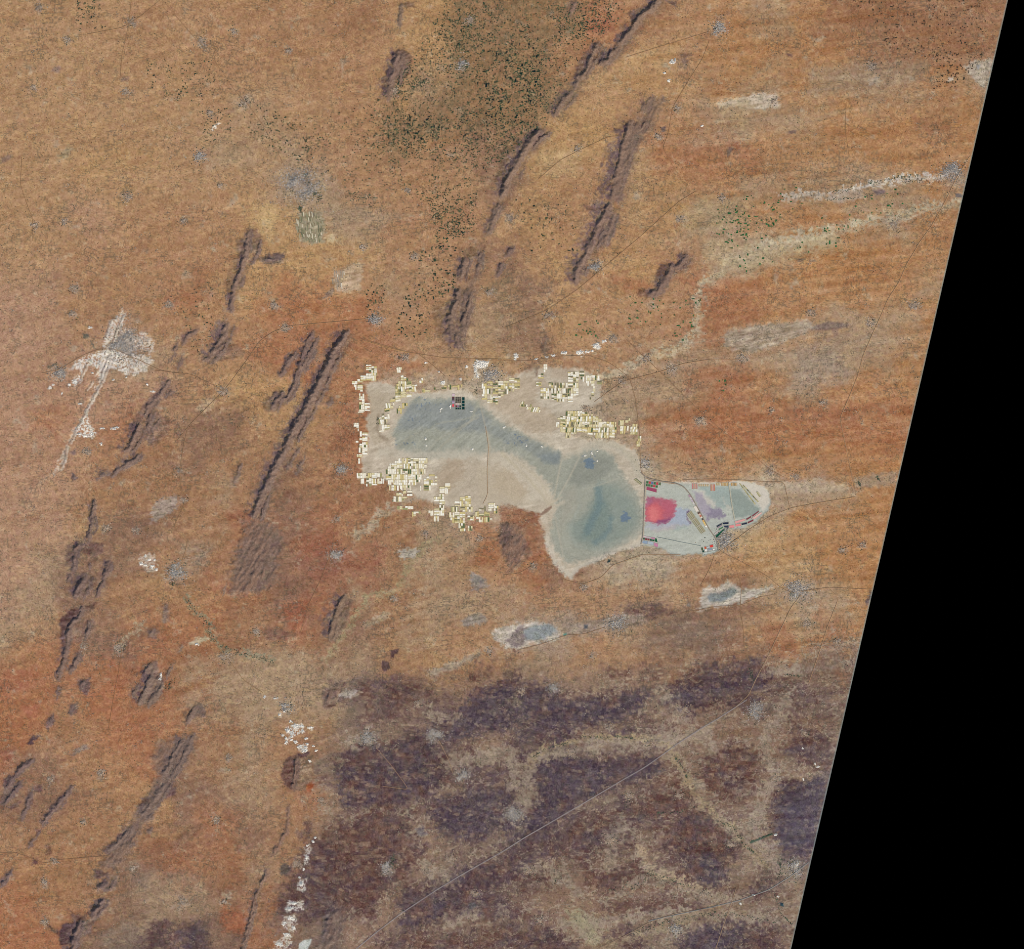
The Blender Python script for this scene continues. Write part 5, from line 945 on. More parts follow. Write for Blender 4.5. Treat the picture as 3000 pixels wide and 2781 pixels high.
def pan(parent, cx, cy, w_, l_, ang, col, bund='c9bd9c', name='salt_pan', h=.012):
    key = (col, bund)
    if key not in _pm: _pm[key] = pan_mesh('salt_pan', col, bund)
    o = bpy.data.objects.new(name, _pm[key]); o.location = (WX(cx) - parent.location[0], WY(cy) - parent.location[1], float(hz(cx, cy)) + h)
    o.rotation_euler = (0, 0, ang); o.scale = (w_ * S, l_ * S, h); return link(o, parent)

def in_poly1(pts, x, y):
    c = False; n = len(pts)
    for k in range(n):
        (ax, ay), (bx, by) = pts[k], pts[(k + 1) % n]
        if (ay > y) != (by > y) and x < (bx - ax) * (y - ay) / (by - ay) + ax: c = not c
    return c

WHITE = [('ebe4d2', 'd6ccb0'), ('f3eee2', 'dcd3ba'), ('d9cea8', 'c4b684'), ('cfbf88', 'bfae74'), ('56664a', 'b8a878'), ('75705c', 'c0b28a'), ('96966c', 'c2b484')]
W_NW = [.34, .30, .16, .06, .06, .05, .03]; W_YEL = [.16, .12, .26, .22, .10, .08, .06]; W_RED = [.30, .26, .14, .06, .05, .05, .14]
def works(lab, polys, weights, lw=(10, 18), ww=(3.2, 6.2), ang=0.0, fill=.9, vert=.5):
    allp = [p for t, pts in polys for p in P(t, pts)]
    cx = sum(p[0] for p in allp) / len(allp); cy = sum(p[1] for p in allp) / len(allp)
    root = empty('salt_works', cx, cy, None, label=lab, category='salt works', group='salt works round the lake'); cnt = 0
    for t, pts in polys:
        pp = P(t, pts); x0 = min(p[0] for p in pp); x1 = max(p[0] for p in pp); y0 = min(p[1] for p in pp); y1 = max(p[1] for p in pp)
        B = 16.0
        for by in np.arange(y0, y1, B):
            for bx in np.arange(x0, x1, B):
                a = ang + tr.uniform(-.03, .03); vert_ = tr.random() < vert; pos = 0.0; L = B * 1.0
                while pos < B - 3:
                    wd = min(tr.uniform(*ww), B - pos); o1 = bx; o2 = by + tr.uniform(0, 1.2); nsp = 1 if tr.random() < .55 else 2
                    for s2 in range(nsp):
                        ll = L / nsp * .985; u = pos + wd / 2; v = (s2 + .5) * L / nsp
                        px_, py_ = (o1 + u, o2 + v) if vert_ else (o1 + v, o2 + u)
                        if in_poly1(pp, px_, py_) and tr.random() < fill and cnt < 295:
                            c = WHITE[tr.choice(len(WHITE), p=weights)]; cnt += 1
                            pan(root, px_, py_, wd * .98 if vert_ else ll, ll if vert_ else wd * .98, a, c[0], c[1])
                    pos += wd
    return root

works('white salt pans strung along the western lake margin',
      [('E1', [(270, 140), (430, 140), (415, 340), (290, 390), (180, 390), (185, 300), (270, 250)]), ('E1', [(55, 400), (150, 350), (220, 390), (210, 560), (150, 520), (80, 470)]),
       ('E1', [(160, 560), (225, 560), (240, 640), (285, 720), (285, 815), (160, 840)]), ('E1', [(65, 825), (215, 825), (215, 845), (65, 845)]), ('E1', [(85, 1000), (150, 990), (160, 1110), (80, 1110)]), ('E1', [(165, 1110), (265, 1140), (275, 1300), (285, 1440), (205, 1450), (180, 1600), (125, 1590), (150, 1400), (190, 1280), (165, 1200)]),
       ('E1', [(110, 1255), (160, 1255), (160, 1285), (110, 1285)])], W_NW, vert=.35)
works('cream salt pans on the hooked peninsula in the lake west bay',
      [('E1', [(790, 300), (860, 340), (930, 420), (990, 440), (1000, 520), (960, 570), (880, 620), (780, 640), (700, 690), (640, 770), (600, 800), (500, 890), (610, 900), (590, 1100), (540, 1160), (480, 1110), (450, 980), (480, 860), (560, 740), (640, 650), (690, 560), (700, 440)]), ('E1', [(1040, 350), (1090, 330), (1090, 440), (1050, 440)]),
       ('E1', [(710, 180), (780, 200), (780, 245), (720, 240)])], [.22, .18, .24, .14, .10, .06, .06], ang=.15, fill=.85)
works('thin yellow line of pans along the lake north shore road', [('E1', [(1040, 510), (1330, 470), (1660, 430), (1660, 470), (1300, 510), (1060, 540)]), ('E1', [(750, 730), (860, 700), (860, 760), (780, 830), (710, 910), (720, 800)])], [.03, .02, .25, .45, .12, .05, .08], fill=.7)
works('dense white salt pans filling the lake south-west shore, largest of the white works',
      [('E2', [(530, 230), (690, 210), (800, 185), (960, 180), (1005, 180), (1005, 300), (960, 400), (900, 500), (760, 580), (700, 570), (540, 600), (490, 480), (480, 380)]), ('E2', [(90, 370), (210, 380), (440, 390), (450, 520), (250, 545), (160, 480)])], W_NW, fill=.95, vert=.75)
works('white and rust salt pans at the south edge of the lake scrub',
      [('E2', [(950, 470), (1050, 390), (1135, 395), (1130, 520), (1000, 610), (890, 590)]), ('E2', [(540, 750), (600, 640), (690, 600), (830, 610), (820, 660), (680, 720)]), ('E2', [(620, 790), (790, 790), (920, 880), (920, 910), (820, 920), (770, 840), (640, 830)])], W_RED, fill=.8)
works('white salt pans climbing south through the lake scrub in a zigzag',
      [('E2', [(1170, 550), (1240, 500), (1310, 500), (1310, 570), (1250, 640), (1200, 720), (1240, 800), (1240, 920), (1110, 970), (1020, 870), (1120, 820), (1150, 740), (1090, 720), (1090, 680), (1140, 660)])], W_NW, fill=.9)
works('yellow-cream salt pans at the southern end of the lake works',
      [('E2', [(1420, 680), (1540, 660), (1575, 760), (1570, 880), (1500, 900), (1470, 1000), (1500, 1110), (1410, 1110), (1340, 1000), (1280, 920), (1330, 770)]), ('E2', [(1590, 870), (1760, 790), (1765, 910), (1820, 950), (1820, 1000), (1630, 1000)]), ('E2', [(1515, 910), (1600, 910), (1600, 1000), (1515, 1000)]), ('E2', [(1520, 1040), (1610, 1040), (1600, 1105), (1520, 1105)]), ('E2', [(1780, 750), (1930, 810), (1880, 880), (1790, 850)])], W_YEL, fill=.85)
works('yellow salt pans between the lakeside town and the north shore', [('E3', [(120, 240), (380, 210), (480, 180), (540, 190), (535, 300), (340, 390), (320, 470), (210, 470), (140, 430), (130, 340)])], W_YEL, fill=.8)
works('short slanting bar of striped pans on the north shore scrub', [('E3', [(560, 445), (785, 540), (770, 585), (540, 490)])], [.2, .1, .26, .1, .2, .04, .1], ang=-.4, fill=.95, vert=.9)
works('white salt pans in a square block north of the lake',
      [('E3', [(880, 230), (1080, 220), (1080, 110), (1215, 110), (1205, 330), (1140, 450), (960, 440), (780, 410), (790, 300), (860, 290)])], [.30, .26, .12, .06, .12, .12, .02], fill=.9, vert=.6)
works('two small strips of salt pans right of the square block', [('E3', [(1215, 105), (1280, 105), (1270, 215), (1250, 215)]), ('E3', [(1290, 150), (1445, 160), (1445, 250), (1400, 300), (1390, 410), (1340, 415), (1380, 270), (1290, 235)])], [.30, .2, .16, .06, .14, .12, .02], fill=.85)
works('few isolated white pans near the rock spine north of the lake', [('E3', [(735, 225), (780, 225), (780, 290), (730, 290)]), ('E3', [(755, 130), (805, 130), (795, 210), (760, 200)]), ('E3', [(820, 40), (865, 25), (860, 110), (815, 110)])], W_NW, fill=.9)
works('broad fan of cream salt pans along the lake north-east shore, longest of the cream works',
      [('E3', [(1000, 610), (1130, 550), (1230, 560), (1360, 590), (1450, 640), (1470, 690), (1620, 660), (1640, 740), (1610, 860), (1540, 865), (1240, 790), (1080, 850), (940, 710)])], [.18, .14, .34, .16, .08, .06, .04], fill=.98, ang=-.12, vert=.65)
works('upright strips of cream pans at the north-east end of the shore', [('E3', [(1655, 655), (1765, 660), (1765, 830), (1660, 790)]), ('E3', [(1790, 720), (1875, 695), (1865, 810), (1790, 820)]), ('E3', [(1860, 830), (1915, 840), (1905, 970), (1860, 950)]), ('E3', [(1770, 635), (1800, 635), (1800, 660), (1770, 660)])], [.2, .14, .3, .14, .12, .06, .04], ang=-.1, vert=.9, fill=.85)
# the two striped works of the north: long narrow basins
def strips(lab, t, poly, rows, cols, step, ang, lens, seed, bund):
    pp = P(t, poly); r2 = np.random.default_rng(seed); x0 = min(p[0] for p in pp); x1 = max(p[0] for p in pp); y0 = min(p[1] for p in pp); y1 = max(p[1] for p in pp)
    root = empty('salt_works', (x0 + x1) / 2, (y0 + y1) / 2, None, label=lab, category='salt works', group='salt works round the lake')
    x = x0
    while x < x1:
        y = y0
        while y < y1:
            ll = r2.uniform(*lens); cx = x + (y + ll / 2 - y0) * math.tan(ang); 
            if in_poly1(pp, cx, y + ll / 2) and r2.random() < rows: pan(root, cx, y + ll / 2, 2.6, ll, -ang + 0, cols[r2.integers(len(cols))], bund)
            y += ll + 1
        x += step
    return root
strips('striped grey-green salt works south of the large northern town', 'F2', [(420, 720), (560, 700), (700, 800), (690, 1050), (540, 1060), (400, 1030), (350, 850)], .8, ['6a7458', '8c8c70', 'a09a80', 'd8d0b8', '5c6650', 'a39c84'], 4.2, -.12, (6, 20), 5, 'a1967c')
strips('small striped white salt works on a bare flat north of the great scarp', 'F2', [(800, 1430), (960, 1410), (900, 1500), (930, 1600), (960, 1640), (830, 1650), (790, 1560)], .6, ['f0ead8', 'e8e0cc', '938a80', 'a89c8c', '9a9288'], 4.5, -.05, (8, 22), 6, 'a89680')

# coloured ponds of the salt company: corner quads in survey coordinates
def quad_pond(parent, t, q, col, bund='a9a596', name='brine_basin'):
    pts = P(t, q); n = len(pts); cx = sum(p[0] for p in pts) / n; cy = sum(p[1] for p in pts) / n; z = float(hz(cx, cy)); px_, py_ = parent.location[0], parent.location[1]
    out = [(WX(x) - px_, WY(y) - py_) for x, y in pts]; mx_, my_ = WX(cx) - px_, WY(cy) - py_; inn = [(mx_ + (x - mx_) * .9, my_ + (y - my_) * .9) for x, y in out]
    V = [(x, y, z - .02) for x, y in out] + [(x, y, z + .02) for x, y in out] + [(x, y, z + .02) for x, y in inn] + [(x, y, z + .012) for x, y in inn]
    F = []
    for a in range(n):
        b = (a + 1) % n; F += [(a, b, n + b, n + a), (n + a, n + b, 2 * n + b, 2 * n + a), (2 * n + a, 2 * n + b, 3 * n + b, 3 * n + a)]
    me = bpy.data.meshes.new(name); me.from_pydata(V, [], F + [tuple(range(3 * n, 4 * n))]); me.materials.append(fmat(bund, 'bund')); me.materials.append(fmat(col, 'brine')); me.polygons[len(F)].material_index = 1
    return link(bpy.data.objects.new(name, me), parent)
def lerp4(q, u, v):
    (ax, ay), (bx, by), (cx, cy), (dx, dy) = q
    return ((ax * (1 - u) + bx * u) * (1 - v) + (dx * (1 - u) + cx * u) * v, (ay * (1 - u) + by * u) * (1 - v) + (dy * (1 - u) + cy * u) * v)
def grid_ponds(parent, t, q, nu, nv, cols, bund='a9a596'):
    for j in range(nv):
        for i in range(nu):
            c = cols[(j * nu + i) % len(cols)]
            if c: quad_pond(parent, t, [lerp4(q, i / nu, j / nv), lerp4(q, (i + 1) / nu, j / nv), lerp4(q, (i + 1) / nu, (j + 1) / nv), lerp4(q, i / nu, (j + 1) / nv)], c, bund)
def pondset(lab, t, x, y):
    (cx, cy), = P(t, [(x, y)]); return empty('evaporation_ponds', cx, cy, None, label=lab, category='salt ponds', group='coloured brine ponds')
G1, RD, BL, DG, MA, PK, NV, WH = '3f6b45', 'b8444c', '5d6d94', '22503f', '7a3440', 'e0a0a0', '272f44', 'dcd6cc'
r_ = pondset('checkerboard of red, green and blue ponds at the dam north end', 'E4', 270, 190)
grid_ponds(r_, 'E4', [(192, 130), (384, 152), (380, 190), (190, 163)], 6, 1, [G1, RD, BL, '4a6a48', RD, '5c6f50'])
grid_ponds(r_, 'E4', [(182, 166), (345, 190), (340, 222), (180, 196)], 5, 1, [G1, '4f7050', '4a6b4c', RD, G1])
grid_ponds(r_, 'E4', [(190, 200), (335, 235), (332, 285), (186, 245)], 1, 1, ['9a4a64'])
r_ = pondset('green and dark red ponds with a pink tail at the dam south end', 'E4', 240, 910)
grid_ponds(r_, 'E4', [(150, 838), (310, 868), (308, 890), (146, 862)], 3, 1, ['c6b4b6', 'b8a8ae', 'b8829a'])
grid_ponds(r_, 'E4', [(145, 866), (300, 893), (298, 916), (140, 890)], 5, 1, [DG, MA, '8a3a44', DG, '1d5a3a'])
grid_ponds(r_, 'E4', [(306, 870), (330, 878), (342, 930), (302, 918)], 1, 1, ['1c5a3c'])
grid_ponds(r_, 'E4', [(140, 900), (290, 922), (288, 965), (136, 940)], 2, 1, ['8c9cae', 'a8b2ba'])
grid_ponds(r_, 'E4', [(292, 930), (346, 945), (346, 990), (292, 980)], 1, 1, ['bd7f9c'])
r_ = pondset('line of pale, rust and yellow ponds along the inner railway', 'E4', 860, 520)
grid_ponds(r_, 'E4', [(730, 312), (768, 300), (845, 425), (805, 445)], 1, 4, ['a78a98', 'c2b6bc', 'b4a8b2', 'c4c0bc'])
grid_ponds(r_, 'E4', [(802, 462), (850, 448), (890, 520), (842, 540)], 1, 1, ['d9cfc2'])
grid_ponds(r_, 'E4', [(850, 545), (884, 530), (940, 600), (905, 620)], 1, 4, ['5f4038', 'd2b8a8', 'c06a50', 'e0d4c4'])
grid_ponds(r_, 'E4', [(905, 620), (935, 605), (1000, 725), (965, 740)], 1, 5, ['4f4a44', 'd8a85c', 'e0c070', 'd8bc88', 'e8e4da'])
r_ = pondset('block of olive and beige striped ponds left of the inner railway', 'E4', 830, 660)
grid_ponds(r_, 'E4', [(712, 560), (772, 512), (965, 785), (905, 818)], 7, 3, ['8d8a70', 'a8a088', '7f8468', 'b0a690', '8a8468', 'a39a80', '94906f'])
r_ = pondset('arc of navy, green and pink ponds around the dense pond town', 'E4', 1300, 700)
for q, c in [([(1100, 715), (1175, 675), (1178, 695), (1105, 735)], NV), ([(1180, 672), (1265, 662), (1265, 692), (1180, 695)], NV), ([(1110, 740), (1180, 700), (1185, 706), (1118, 748)], 'a08a98'), ([(1128, 755), (1190, 722), (1195, 738), (1132, 770)], '3f7a4c'),
             ([(1195, 712), (1265, 708), (1265, 742), (1200, 735)], '343c50'), ([(1072, 815), (1130, 772), (1150, 772), (1090, 825)], 'c0b0ac'), ([(1082, 850), (1150, 790), (1200, 752), (1225, 748), (1150, 820), (1110, 890)], '14523c'),
             ([(1268, 708), (1335, 702), (1340, 738), (1270, 740)], 'e08c8c'), ([(1338, 655), (1478, 620), (1484, 642), (1345, 690)], 'd89c98'), ([(1345, 695), (1420, 680), (1425, 712), (1350, 725)], 'dc8888'), ([(1425, 685), (1502, 665), (1504, 690), (1427, 706)], NV),
             ([(1505, 665), (1585, 628), (1588, 648), (1508, 685)], MA), ([(1486, 622), (1558, 582), (1562, 600), (1492, 642)], '7c3c44'), ([(1560, 582), (1652, 516), (1662, 526), (1568, 600)], '82404a'), ([(1550, 622), (1690, 530), (1700, 548), (1600, 628)], 'dcb0a6')]:
    quad_pond(r_, 'E4', q, c)
r_ = pondset('red, white and slate ponds in the reservoir southern corner', 'E4', 1000, 1010)
for q, c in [([(903, 995), (928, 992), (934, 1028), (910, 1032)], '4a5c3c'), ([(914, 1034), (945, 1028), (950, 1052), (922, 1058)], '14403a'), ([(945, 985), (970, 980), (976, 1010), (950, 1015)], 'c8583c'), ([(975, 985), (1012, 975), (1016, 1000), (980, 1008)], 'b6b8bc'), ([(1014, 965), (1060, 952), (1066, 990), (1020, 998)], 'd04640'),
             ([(950, 1020), (978, 1014), (982, 1040), (954, 1045)], 'e6e2da'), ([(985, 1012), (1050, 1000), (1054, 1024), (988, 1036)], '8791a4'), ([(1055, 1012), (1080, 1006), (1082, 1030), (1058, 1035)], 'e2e2de'), ([(925, 1062), (1120, 1030), (1124, 1042), (925, 1090)], 'b4bcb4')]:
    quad_pond(r_, 'E4', q, c)
r_ = pondset('short orange and pink pans hanging from the reservoir north bank', 'E4', 1080, 185)
for x0_, x1_, y0_, y1_, cs in [(785, 855, 160, 235, ['c07878', 'a89a84', 'c88a80', 'b0a28c']), (870, 1010, 172, 202, ['b89c74', 'c0b8a0']), (1025, 1085, 170, 262, ['b87c60', 'c4a890', 'c08484']), (1100, 1142, 152, 190, ['b09c70', 'c0b090']), (1165, 1252, 150, 195, ['b8925c', 'c4b290', 'b89860']), (1290, 1372, 152, 195, ['b8905c', 'c0a884', '8a7a58'])]:
    n_ = max(3, int((x1_ - x0_) / 14)); grid_ponds(r_, 'E4', [(x0_, y0_), (x1_, y0_ + 2), (x1_ + 2, y1_), (x0_ + 2, y1_)], n_, 1, cs)
r_ = pondset('slanting olive pond strips at the reservoir north-east corner', 'E4', 1520, 300)
grid_ponds(r_, 'E4', [(1398, 165), (1412, 160), (1615, 432), (1602, 440)], 1, 9, ['a8a070', '8c8a60', 'b4aa7c']); grid_ponds(r_, 'E4', [(1440, 185), (1456, 180), (1655, 400), (1640, 408)], 1, 8, ['8f8a62', 'b0a878', '6c6c50'])
grid_ponds(r_, 'E4', [(1618, 275), (1640, 262), (1686, 325), (1660, 342)], 2, 1, ['a09a70', 'b8b090'])
r_ = pondset('small fenced pans on the lake side of the dam', 'E4', 85, 130)
grid_ponds(r_, 'E4', [(30, 112), (62, 95), (140, 158), (118, 182)], 3, 3, ['8a8a62', 'b4a888', '5c6c4c'])
r_ = pondset('dark ruled block of ponds on the lake north shore', 'E1', 1610, 700)
grid_ponds(r_, 'E1', [(1515, 565), (1560, 565), (1560, 605), (1515, 605)], 1, 1, ['cdb6bc']); grid_ponds(r_, 'E1', [(1515, 615), (1556, 615), (1556, 665), (1515, 665)], 1, 3, ['5c2c38', '443044', '4a3040']); grid_ponds(r_, 'E1', [(1515, 668), (1556, 668), (1556, 712), (1515, 712)], 1, 2, ['9a86a0', 'b0a0b0'])
grid_ponds(r_, 'E1', [(1518, 716), (1552, 716), (1552, 762), (1518, 762)], 1, 1, ['d0505c']); grid_ponds(r_, 'E1', [(1566, 616), (1650, 616), (1650, 700), (1566, 700)], 3, 4, ['4c443c', '433e3a', '544a42', '3e3a36']); grid_ponds(r_, 'E1', [(1566, 702), (1650, 702), (1650, 800), (1566, 800)], 3, 3, ['c0a8a4', 'bcaea6', 'a8a08e', '6a3c44', '7c6a80', '2a3c3c', '183c38', '12383c', '14403c'])
grid_ponds(r_, 'E1', [(1660, 616), (1704, 616), (1704, 802), (1660, 802)], 1, 4, ['123c3c', '0e3638', '123a3a', '0e3434'])

# ------------------------------------------------------------------ dams, roads, railways
def ribbon(name, lab, cat, t, pts, wd, col, jitter=0, lift=.02):
    if cat is None and wd < 2.5: wd = wd * .78; c_ = hexc(col) * .5 + hexc('a67c55') * .5; col = '%02x%02x%02x' % tuple(int(v) for v in c_)
    pp = np.array(P(t, pts), float)
    d = np.hypot(*np.diff(pp, axis=0).T); s_ = np.concatenate([[0], np.cumsum(d)]); n = max(2, int(s_[-1] / 6)); q = np.linspace(0, s_[-1], n)
    x = np.interp(q, s_, pp[:, 0]); y = np.interp(q, s_, pp[:, 1])
    if n > 6:
        for _ in range(3): x[1:-1] = (x[:-2] + x[1:-1] * 2 + x[2:]) / 4; y[1:-1] = (y[:-2] + y[1:-1] * 2 + y[2:]) / 4
    ok = keep(x, y, 2); x, y = x[ok], y[ok]; n = len(x)
    if n < 2: return
    tx, ty = np.gradient(x), np.gradient(y); L = np.hypot(tx, ty) + 1e-9; nx_, ny_ = -ty / L * wd / 2, tx / L * wd / 2; z = hz(x, y) + lift
    zl = np.maximum(hz(x + nx_, y + ny_), z - lift) + lift; zr = np.maximum(hz(x - nx_, y - ny_), z - lift) + lift
    A = np.stack([WX(x + nx_), WY(y + ny_), zl], -1); B = np.stack([WX(x - nx_), WY(y - ny_), zr], -1); A0 = A.copy(); B0 = B.copy(); A0[:, 2] -= .06; B0[:, 2] -= .06
    V = np.concatenate([A0, A, B, B0]); k = np.arange(n - 1); F = np.concatenate([np.stack([k + a * n, k + a * n + 1, k + (a + 1) * n + 1, k + (a + 1) * n], -1) for a in range(3)])
    c = lin(hexc(col)) * np.random.default_rng(len(pts)).uniform(.88, 1.12, (n, 1)); me = mesh_np(name, V, F, M_ROAD, np.tile(c, (4, 1)))
    return link(bpy.data.objects.new(name, me), None, label=lab, **({'category': cat} if cat else {'kind': 'structure'}))
ribbon('dam', 'straight dam wall between the grey lake and the pale reservoir', 'dam', 'E4', [(182, 70), (172, 330), (152, 830), (128, 950)], 3.6, '9c9184', lift=.035)
ribbon('railway', 'railway embankment curving through the reservoir to the pond town', None, 'E4', [(120, 20), (190, 90), (400, 140), (560, 155), (680, 205), (760, 300), (900, 550), (1000, 740), (1110, 900), (1130, 1040)], 3.0, '8f8478', lift=.03)
ribbon('dam', 'low dike splitting the eastern reservoir ponds', 'dam', 'E4', [(1262, 150), (1300, 430), (1340, 640)], 2.4, 'b8b09c', lift=.03)
ribbon('dam', 'low dike across the reservoir southern bay', 'dam', 'E4', [(330, 860), (620, 920), (900, 975)], 2.0, '9aa09a', lift=.02)
ROADS = [
    ('broad grey highway slanting across the dark southern country', 'S', [(1030, 2792), (1093, 2739), (1177, 2675), (1286, 2603), (1346, 2567), (1474, 2494), (1537, 2454), (1613, 2410), (1729, 2342), (1830, 2282), (1886, 2250), (1950, 2205), (1982, 2181), (2062, 2129), (2098, 2109), (2152, 2074), (2189, 2050)], 2.6, '928989'),
    ('highway running north from the southern fork along the right side', 'C4', [(380, 1680), (480, 1590), (540, 1460), (620, 1310), (700, 1140), (790, 950), (860, 860)], 2.4, '938a80'),
    ('pale bypass road along the lower right edge', 'C4', [(920, 1500), (1000, 1270), (1060, 1080), (1140, 880), (1060, 800)], 2.2, 'a58f7c'),
    ('long straight pale highway down the right-hand plain', 'B4', [(1250, 0), (1140, 180), (1080, 320), (1000, 440), (950, 560), (890, 690), (820, 850), (780, 1000), (720, 1150), (650, 1310), (690, 1500), (740, 1740), (765, 1844)], 2.4, '9f8874'),
    ('road down from the upper right edge town', 'A4', [(1600, 1140), (1500, 1300), (1420, 1470), (1320, 1650), (1210, 1800)], 2.4, 'a08c78'),
    ('north-western diagonal road to the large northern town', 'S', [(480, 5), (560, 100), (612, 152), (650, 210), (690, 268), (730, 310), (760, 352), (795, 410), (830, 480)], 2.2, '84705f'),
    ('thin road running south from the top left junction', 'A1', [(960, 0), (940, 180), (920, 280), (890, 400), (880, 560)], 1.6, '86705c'),
    ('thin road from the top edge to the top left junction', 'A1', [(1170, 0), (1040, 110), (900, 200), (640, 250)], 1.6, '86705c'),
    ('thin winding road near the left edge of the upper plain', 'A1', [(160, 1150), (150, 1350), (200, 1500), (240, 1600), (240, 1760)], 1.5, '86705c'),
    ('straight road slanting north-east past the broad ridge', 'S', [(1480, 960), (1600, 910), (1690, 850), (1880, 690), (1990, 590), (2040, 560)], 1.7, '7e6a58'),
    ('railway from the lake north shore towards the upper left', 'B2', [(900, 690), (930, 740), (1240, 830), (1500, 870), (1990, 880)], 1.8, '8f7860'),
    ('pale straight track west of the north shore villages', 'B2', [(930, 748), (1080, 795), (1240, 832)], 2.0, 'c0a474'),
    ('road cutting down to the lakeside town', 'B2', [(1270, 810), (1400, 910), (1510, 1005)], 1.7, '75655a'),
    ('road along the salt refineries', 'B3', [(0, 885), (400, 890), (560, 860), (800, 850), (950, 900), (1040, 960), (1110, 1020), (1150, 1160), (1180, 1400), (1190, 1700), (1240, 1760), (1440, 1790)], 1.8, '7c6c60'),
    ('diagonal road through the red right-hand plain', 'B3', [(1080, 730), (1190, 840), (1330, 970), (1450, 1090), (1600, 1240), (1780, 1400), (1990, 1560)], 1.7, '77655a'),
    ('road from the diagonal on to the reservoir villages', 'B4', [(0, 1560), (130, 1680), (240, 1740)], 1.6, '77655a'),
    ('road joining the sandy river villages', 'B3', [(850, 1190), (1060, 1040), (1330, 970), (1500, 910), (1700, 880), (1930, 880)], 1.5, '826c5c'),
    ('railway line past the quarry town', 'F1', [(0, 760), (200, 720), (420, 580), (600, 510), (760, 505), (900, 570), (1060, 640), (1250, 730), (1420, 760)], 1.8, '7d6e64'),
    ('road east from the quarry town to the railway village', 'B1', [(1130, 960), (1400, 990), (1560, 1070), (1640, 1120)], 1.6, '7c6658'),
    ('railway slanting past the parallel-crested hills', 'S', [(520, 1290), (560, 1240), (610, 1190), (660, 1140), (720, 1060), (760, 1000), (800, 972), (850, 955), (1070, 935)], 1.8, '816e60'),
    ('winding road down the left centre', 'S', [(548, 1260), (535, 1320), (527, 1380), (530, 1440), (545, 1460), (530, 1500), (508, 1545), (550, 1590), (535, 1640)], 1.7, '7d6c5c'),
    ('road from the western town to the stream farms', 'C1', [(1260, 760), (1340, 860), (1400, 950), (1540, 1180), (1680, 1340), (1780, 1480), (1920, 1570)], 1.8, '7c7060'),
    ('thin straight road down the red western plain', 'C1', [(890, 1240), (870, 1400), (830, 1600), (790, 1844)], 1.5, '80604c'),
    ('road through the lake south-west villages', 'C2', [(770, 180), (700, 300), (690, 500), (600, 740), (520, 900), (450, 1130)], 1.5, '7c6656'),
    ('road skirting the lake south side', 'C3', [(190, 710), (300, 700), (400, 640), (550, 640), (620, 740), (760, 780), (900, 730), (980, 640), (1200, 560), (1480, 560)], 1.5, '86705c'),
    ('road south from the pond town past the salt flat', 'C4', [(340, 570), (400, 690), (430, 790), (420, 960), (440, 1080), (450, 1230), (490, 1360)], 1.7, '7d6c5e'),
    ('pair of roads running south-west from the pond town', 'C4', [(230, 570), (200, 660), (130, 790)], 1.4, '7d6c5e'),
    ('road from the pond town to the railway town', 'C4', [(280, 540), (460, 630), (620, 720), (700, 790), (790, 840), (1060, 800), (1390, 815)], 1.6, '75685f'),
    ('road along the salt flat southern rim', 'C4', [(0, 985), (120, 965), (240, 940), (430, 930), (560, 870), (680, 850)], 1.4, '7f7264'),
    ('road south of the oval salt flat', 'C3', [(290, 1260), (480, 1210), (640, 1150), (780, 1140), (930, 1090)], 1.4, '84705e'),
    ('railway along the reservoir south-east bank', 'C4', [(270, 540), (480, 380), (640, 280), (790, 220), (1000, 180), (1260, 140)], 1.6, '85725f'),
    ('road along the reservoir north bank', 'C4', [(0, 15), (200, 10), (400, 15), (620, 30), (740, 30), (780, 210)], 1.5, '7d6e60'),
    ('small road crossing the lower left mountains', 'D1', [(0, 1140), (120, 1140), (330, 1220), (400, 1195), (680, 1170), (800, 1165)], 1.5, '80695a'),
    ('thin road across the lower left farm plain', 'D1', [(1340, 600), (1480, 780), (1580, 900), (1680, 1000), (1760, 1060)], 1.5, '7d6c5c'),
    ('grey road slanting across the bottom right corner', 'D4', [(0, 1640), (220, 1590), (450, 1540), (660, 1490), (880, 1410), (1040, 1310), (1170, 1210)], 2.6, '85827f'),
    ('second grey road in the bottom right corner', 'D3', [(1120, 1844), (1300, 1760), (1500, 1650), (1700, 1580), (1990, 1540)], 2.2, '83807f'),
    ('straight pale strip road at the bottom right', 'D4', [(490, 1844), (550, 1660), (600, 1520), (640, 1400)], 2.2, '8f8680'),
    ('causeway road crossing the lake shore from north to south', 'E5', [(90, 0), (125, 240), (108, 500), (115, 800), (60, 900)], 1.6, '9a8a78'),
    ('dark thin track along the lake western margin', 'E1', [(0, 1200), (150, 880), (160, 1200), (150, 1500), (90, 1690)], 1.2, '8a7a68'),
    ('road through the upper right villages', 'A4', [(140, 60), (270, 230), (430, 310), (560, 430), (680, 520), (830, 640), (950, 790), (1100, 890)], 1.5, '86705c'),
    ('thin north-south road in the upper right plain', 'A4', [(695, 760), (690, 960), (720, 1150)], 1.4, '86705c'),
    ('road past the dark bare hill, upper right', 'A3', [(1690, 300), (1640, 430), (1520, 620), (1420, 790), (1390, 980), (1350, 1080), (1440, 1240), (1560, 1430)], 1.5, '876f5a'),
    ('thin road west from the top town', 'A3', [(1690, 230), (1500, 290), (1300, 350), (1080, 420)], 1.4, '8c735c'),
    ('thin road between the two northern ridges', 'A3', [(440, 1310), (600, 1170), (760, 1090), (950, 1000), (1040, 990)], 1.4, '89705a'),
    ('road from the diagonal highway into the dark country', 'D2', [(1000, 370), (1110, 500), (1200, 620), (1240, 680), (1050, 655)], 1.5, '98867a'),
    ('road north-west out of the wide speckled village', 'D2', [(1460, 320), (1540, 480), (1560, 560)], 1.5, '96887a'),
]
for lab, t, pts, wd, col in ROADS:
    ribbon('railway' if 'railway' in lab.split()[0:1] else 'road', lab, None, t, pts, wd, col)

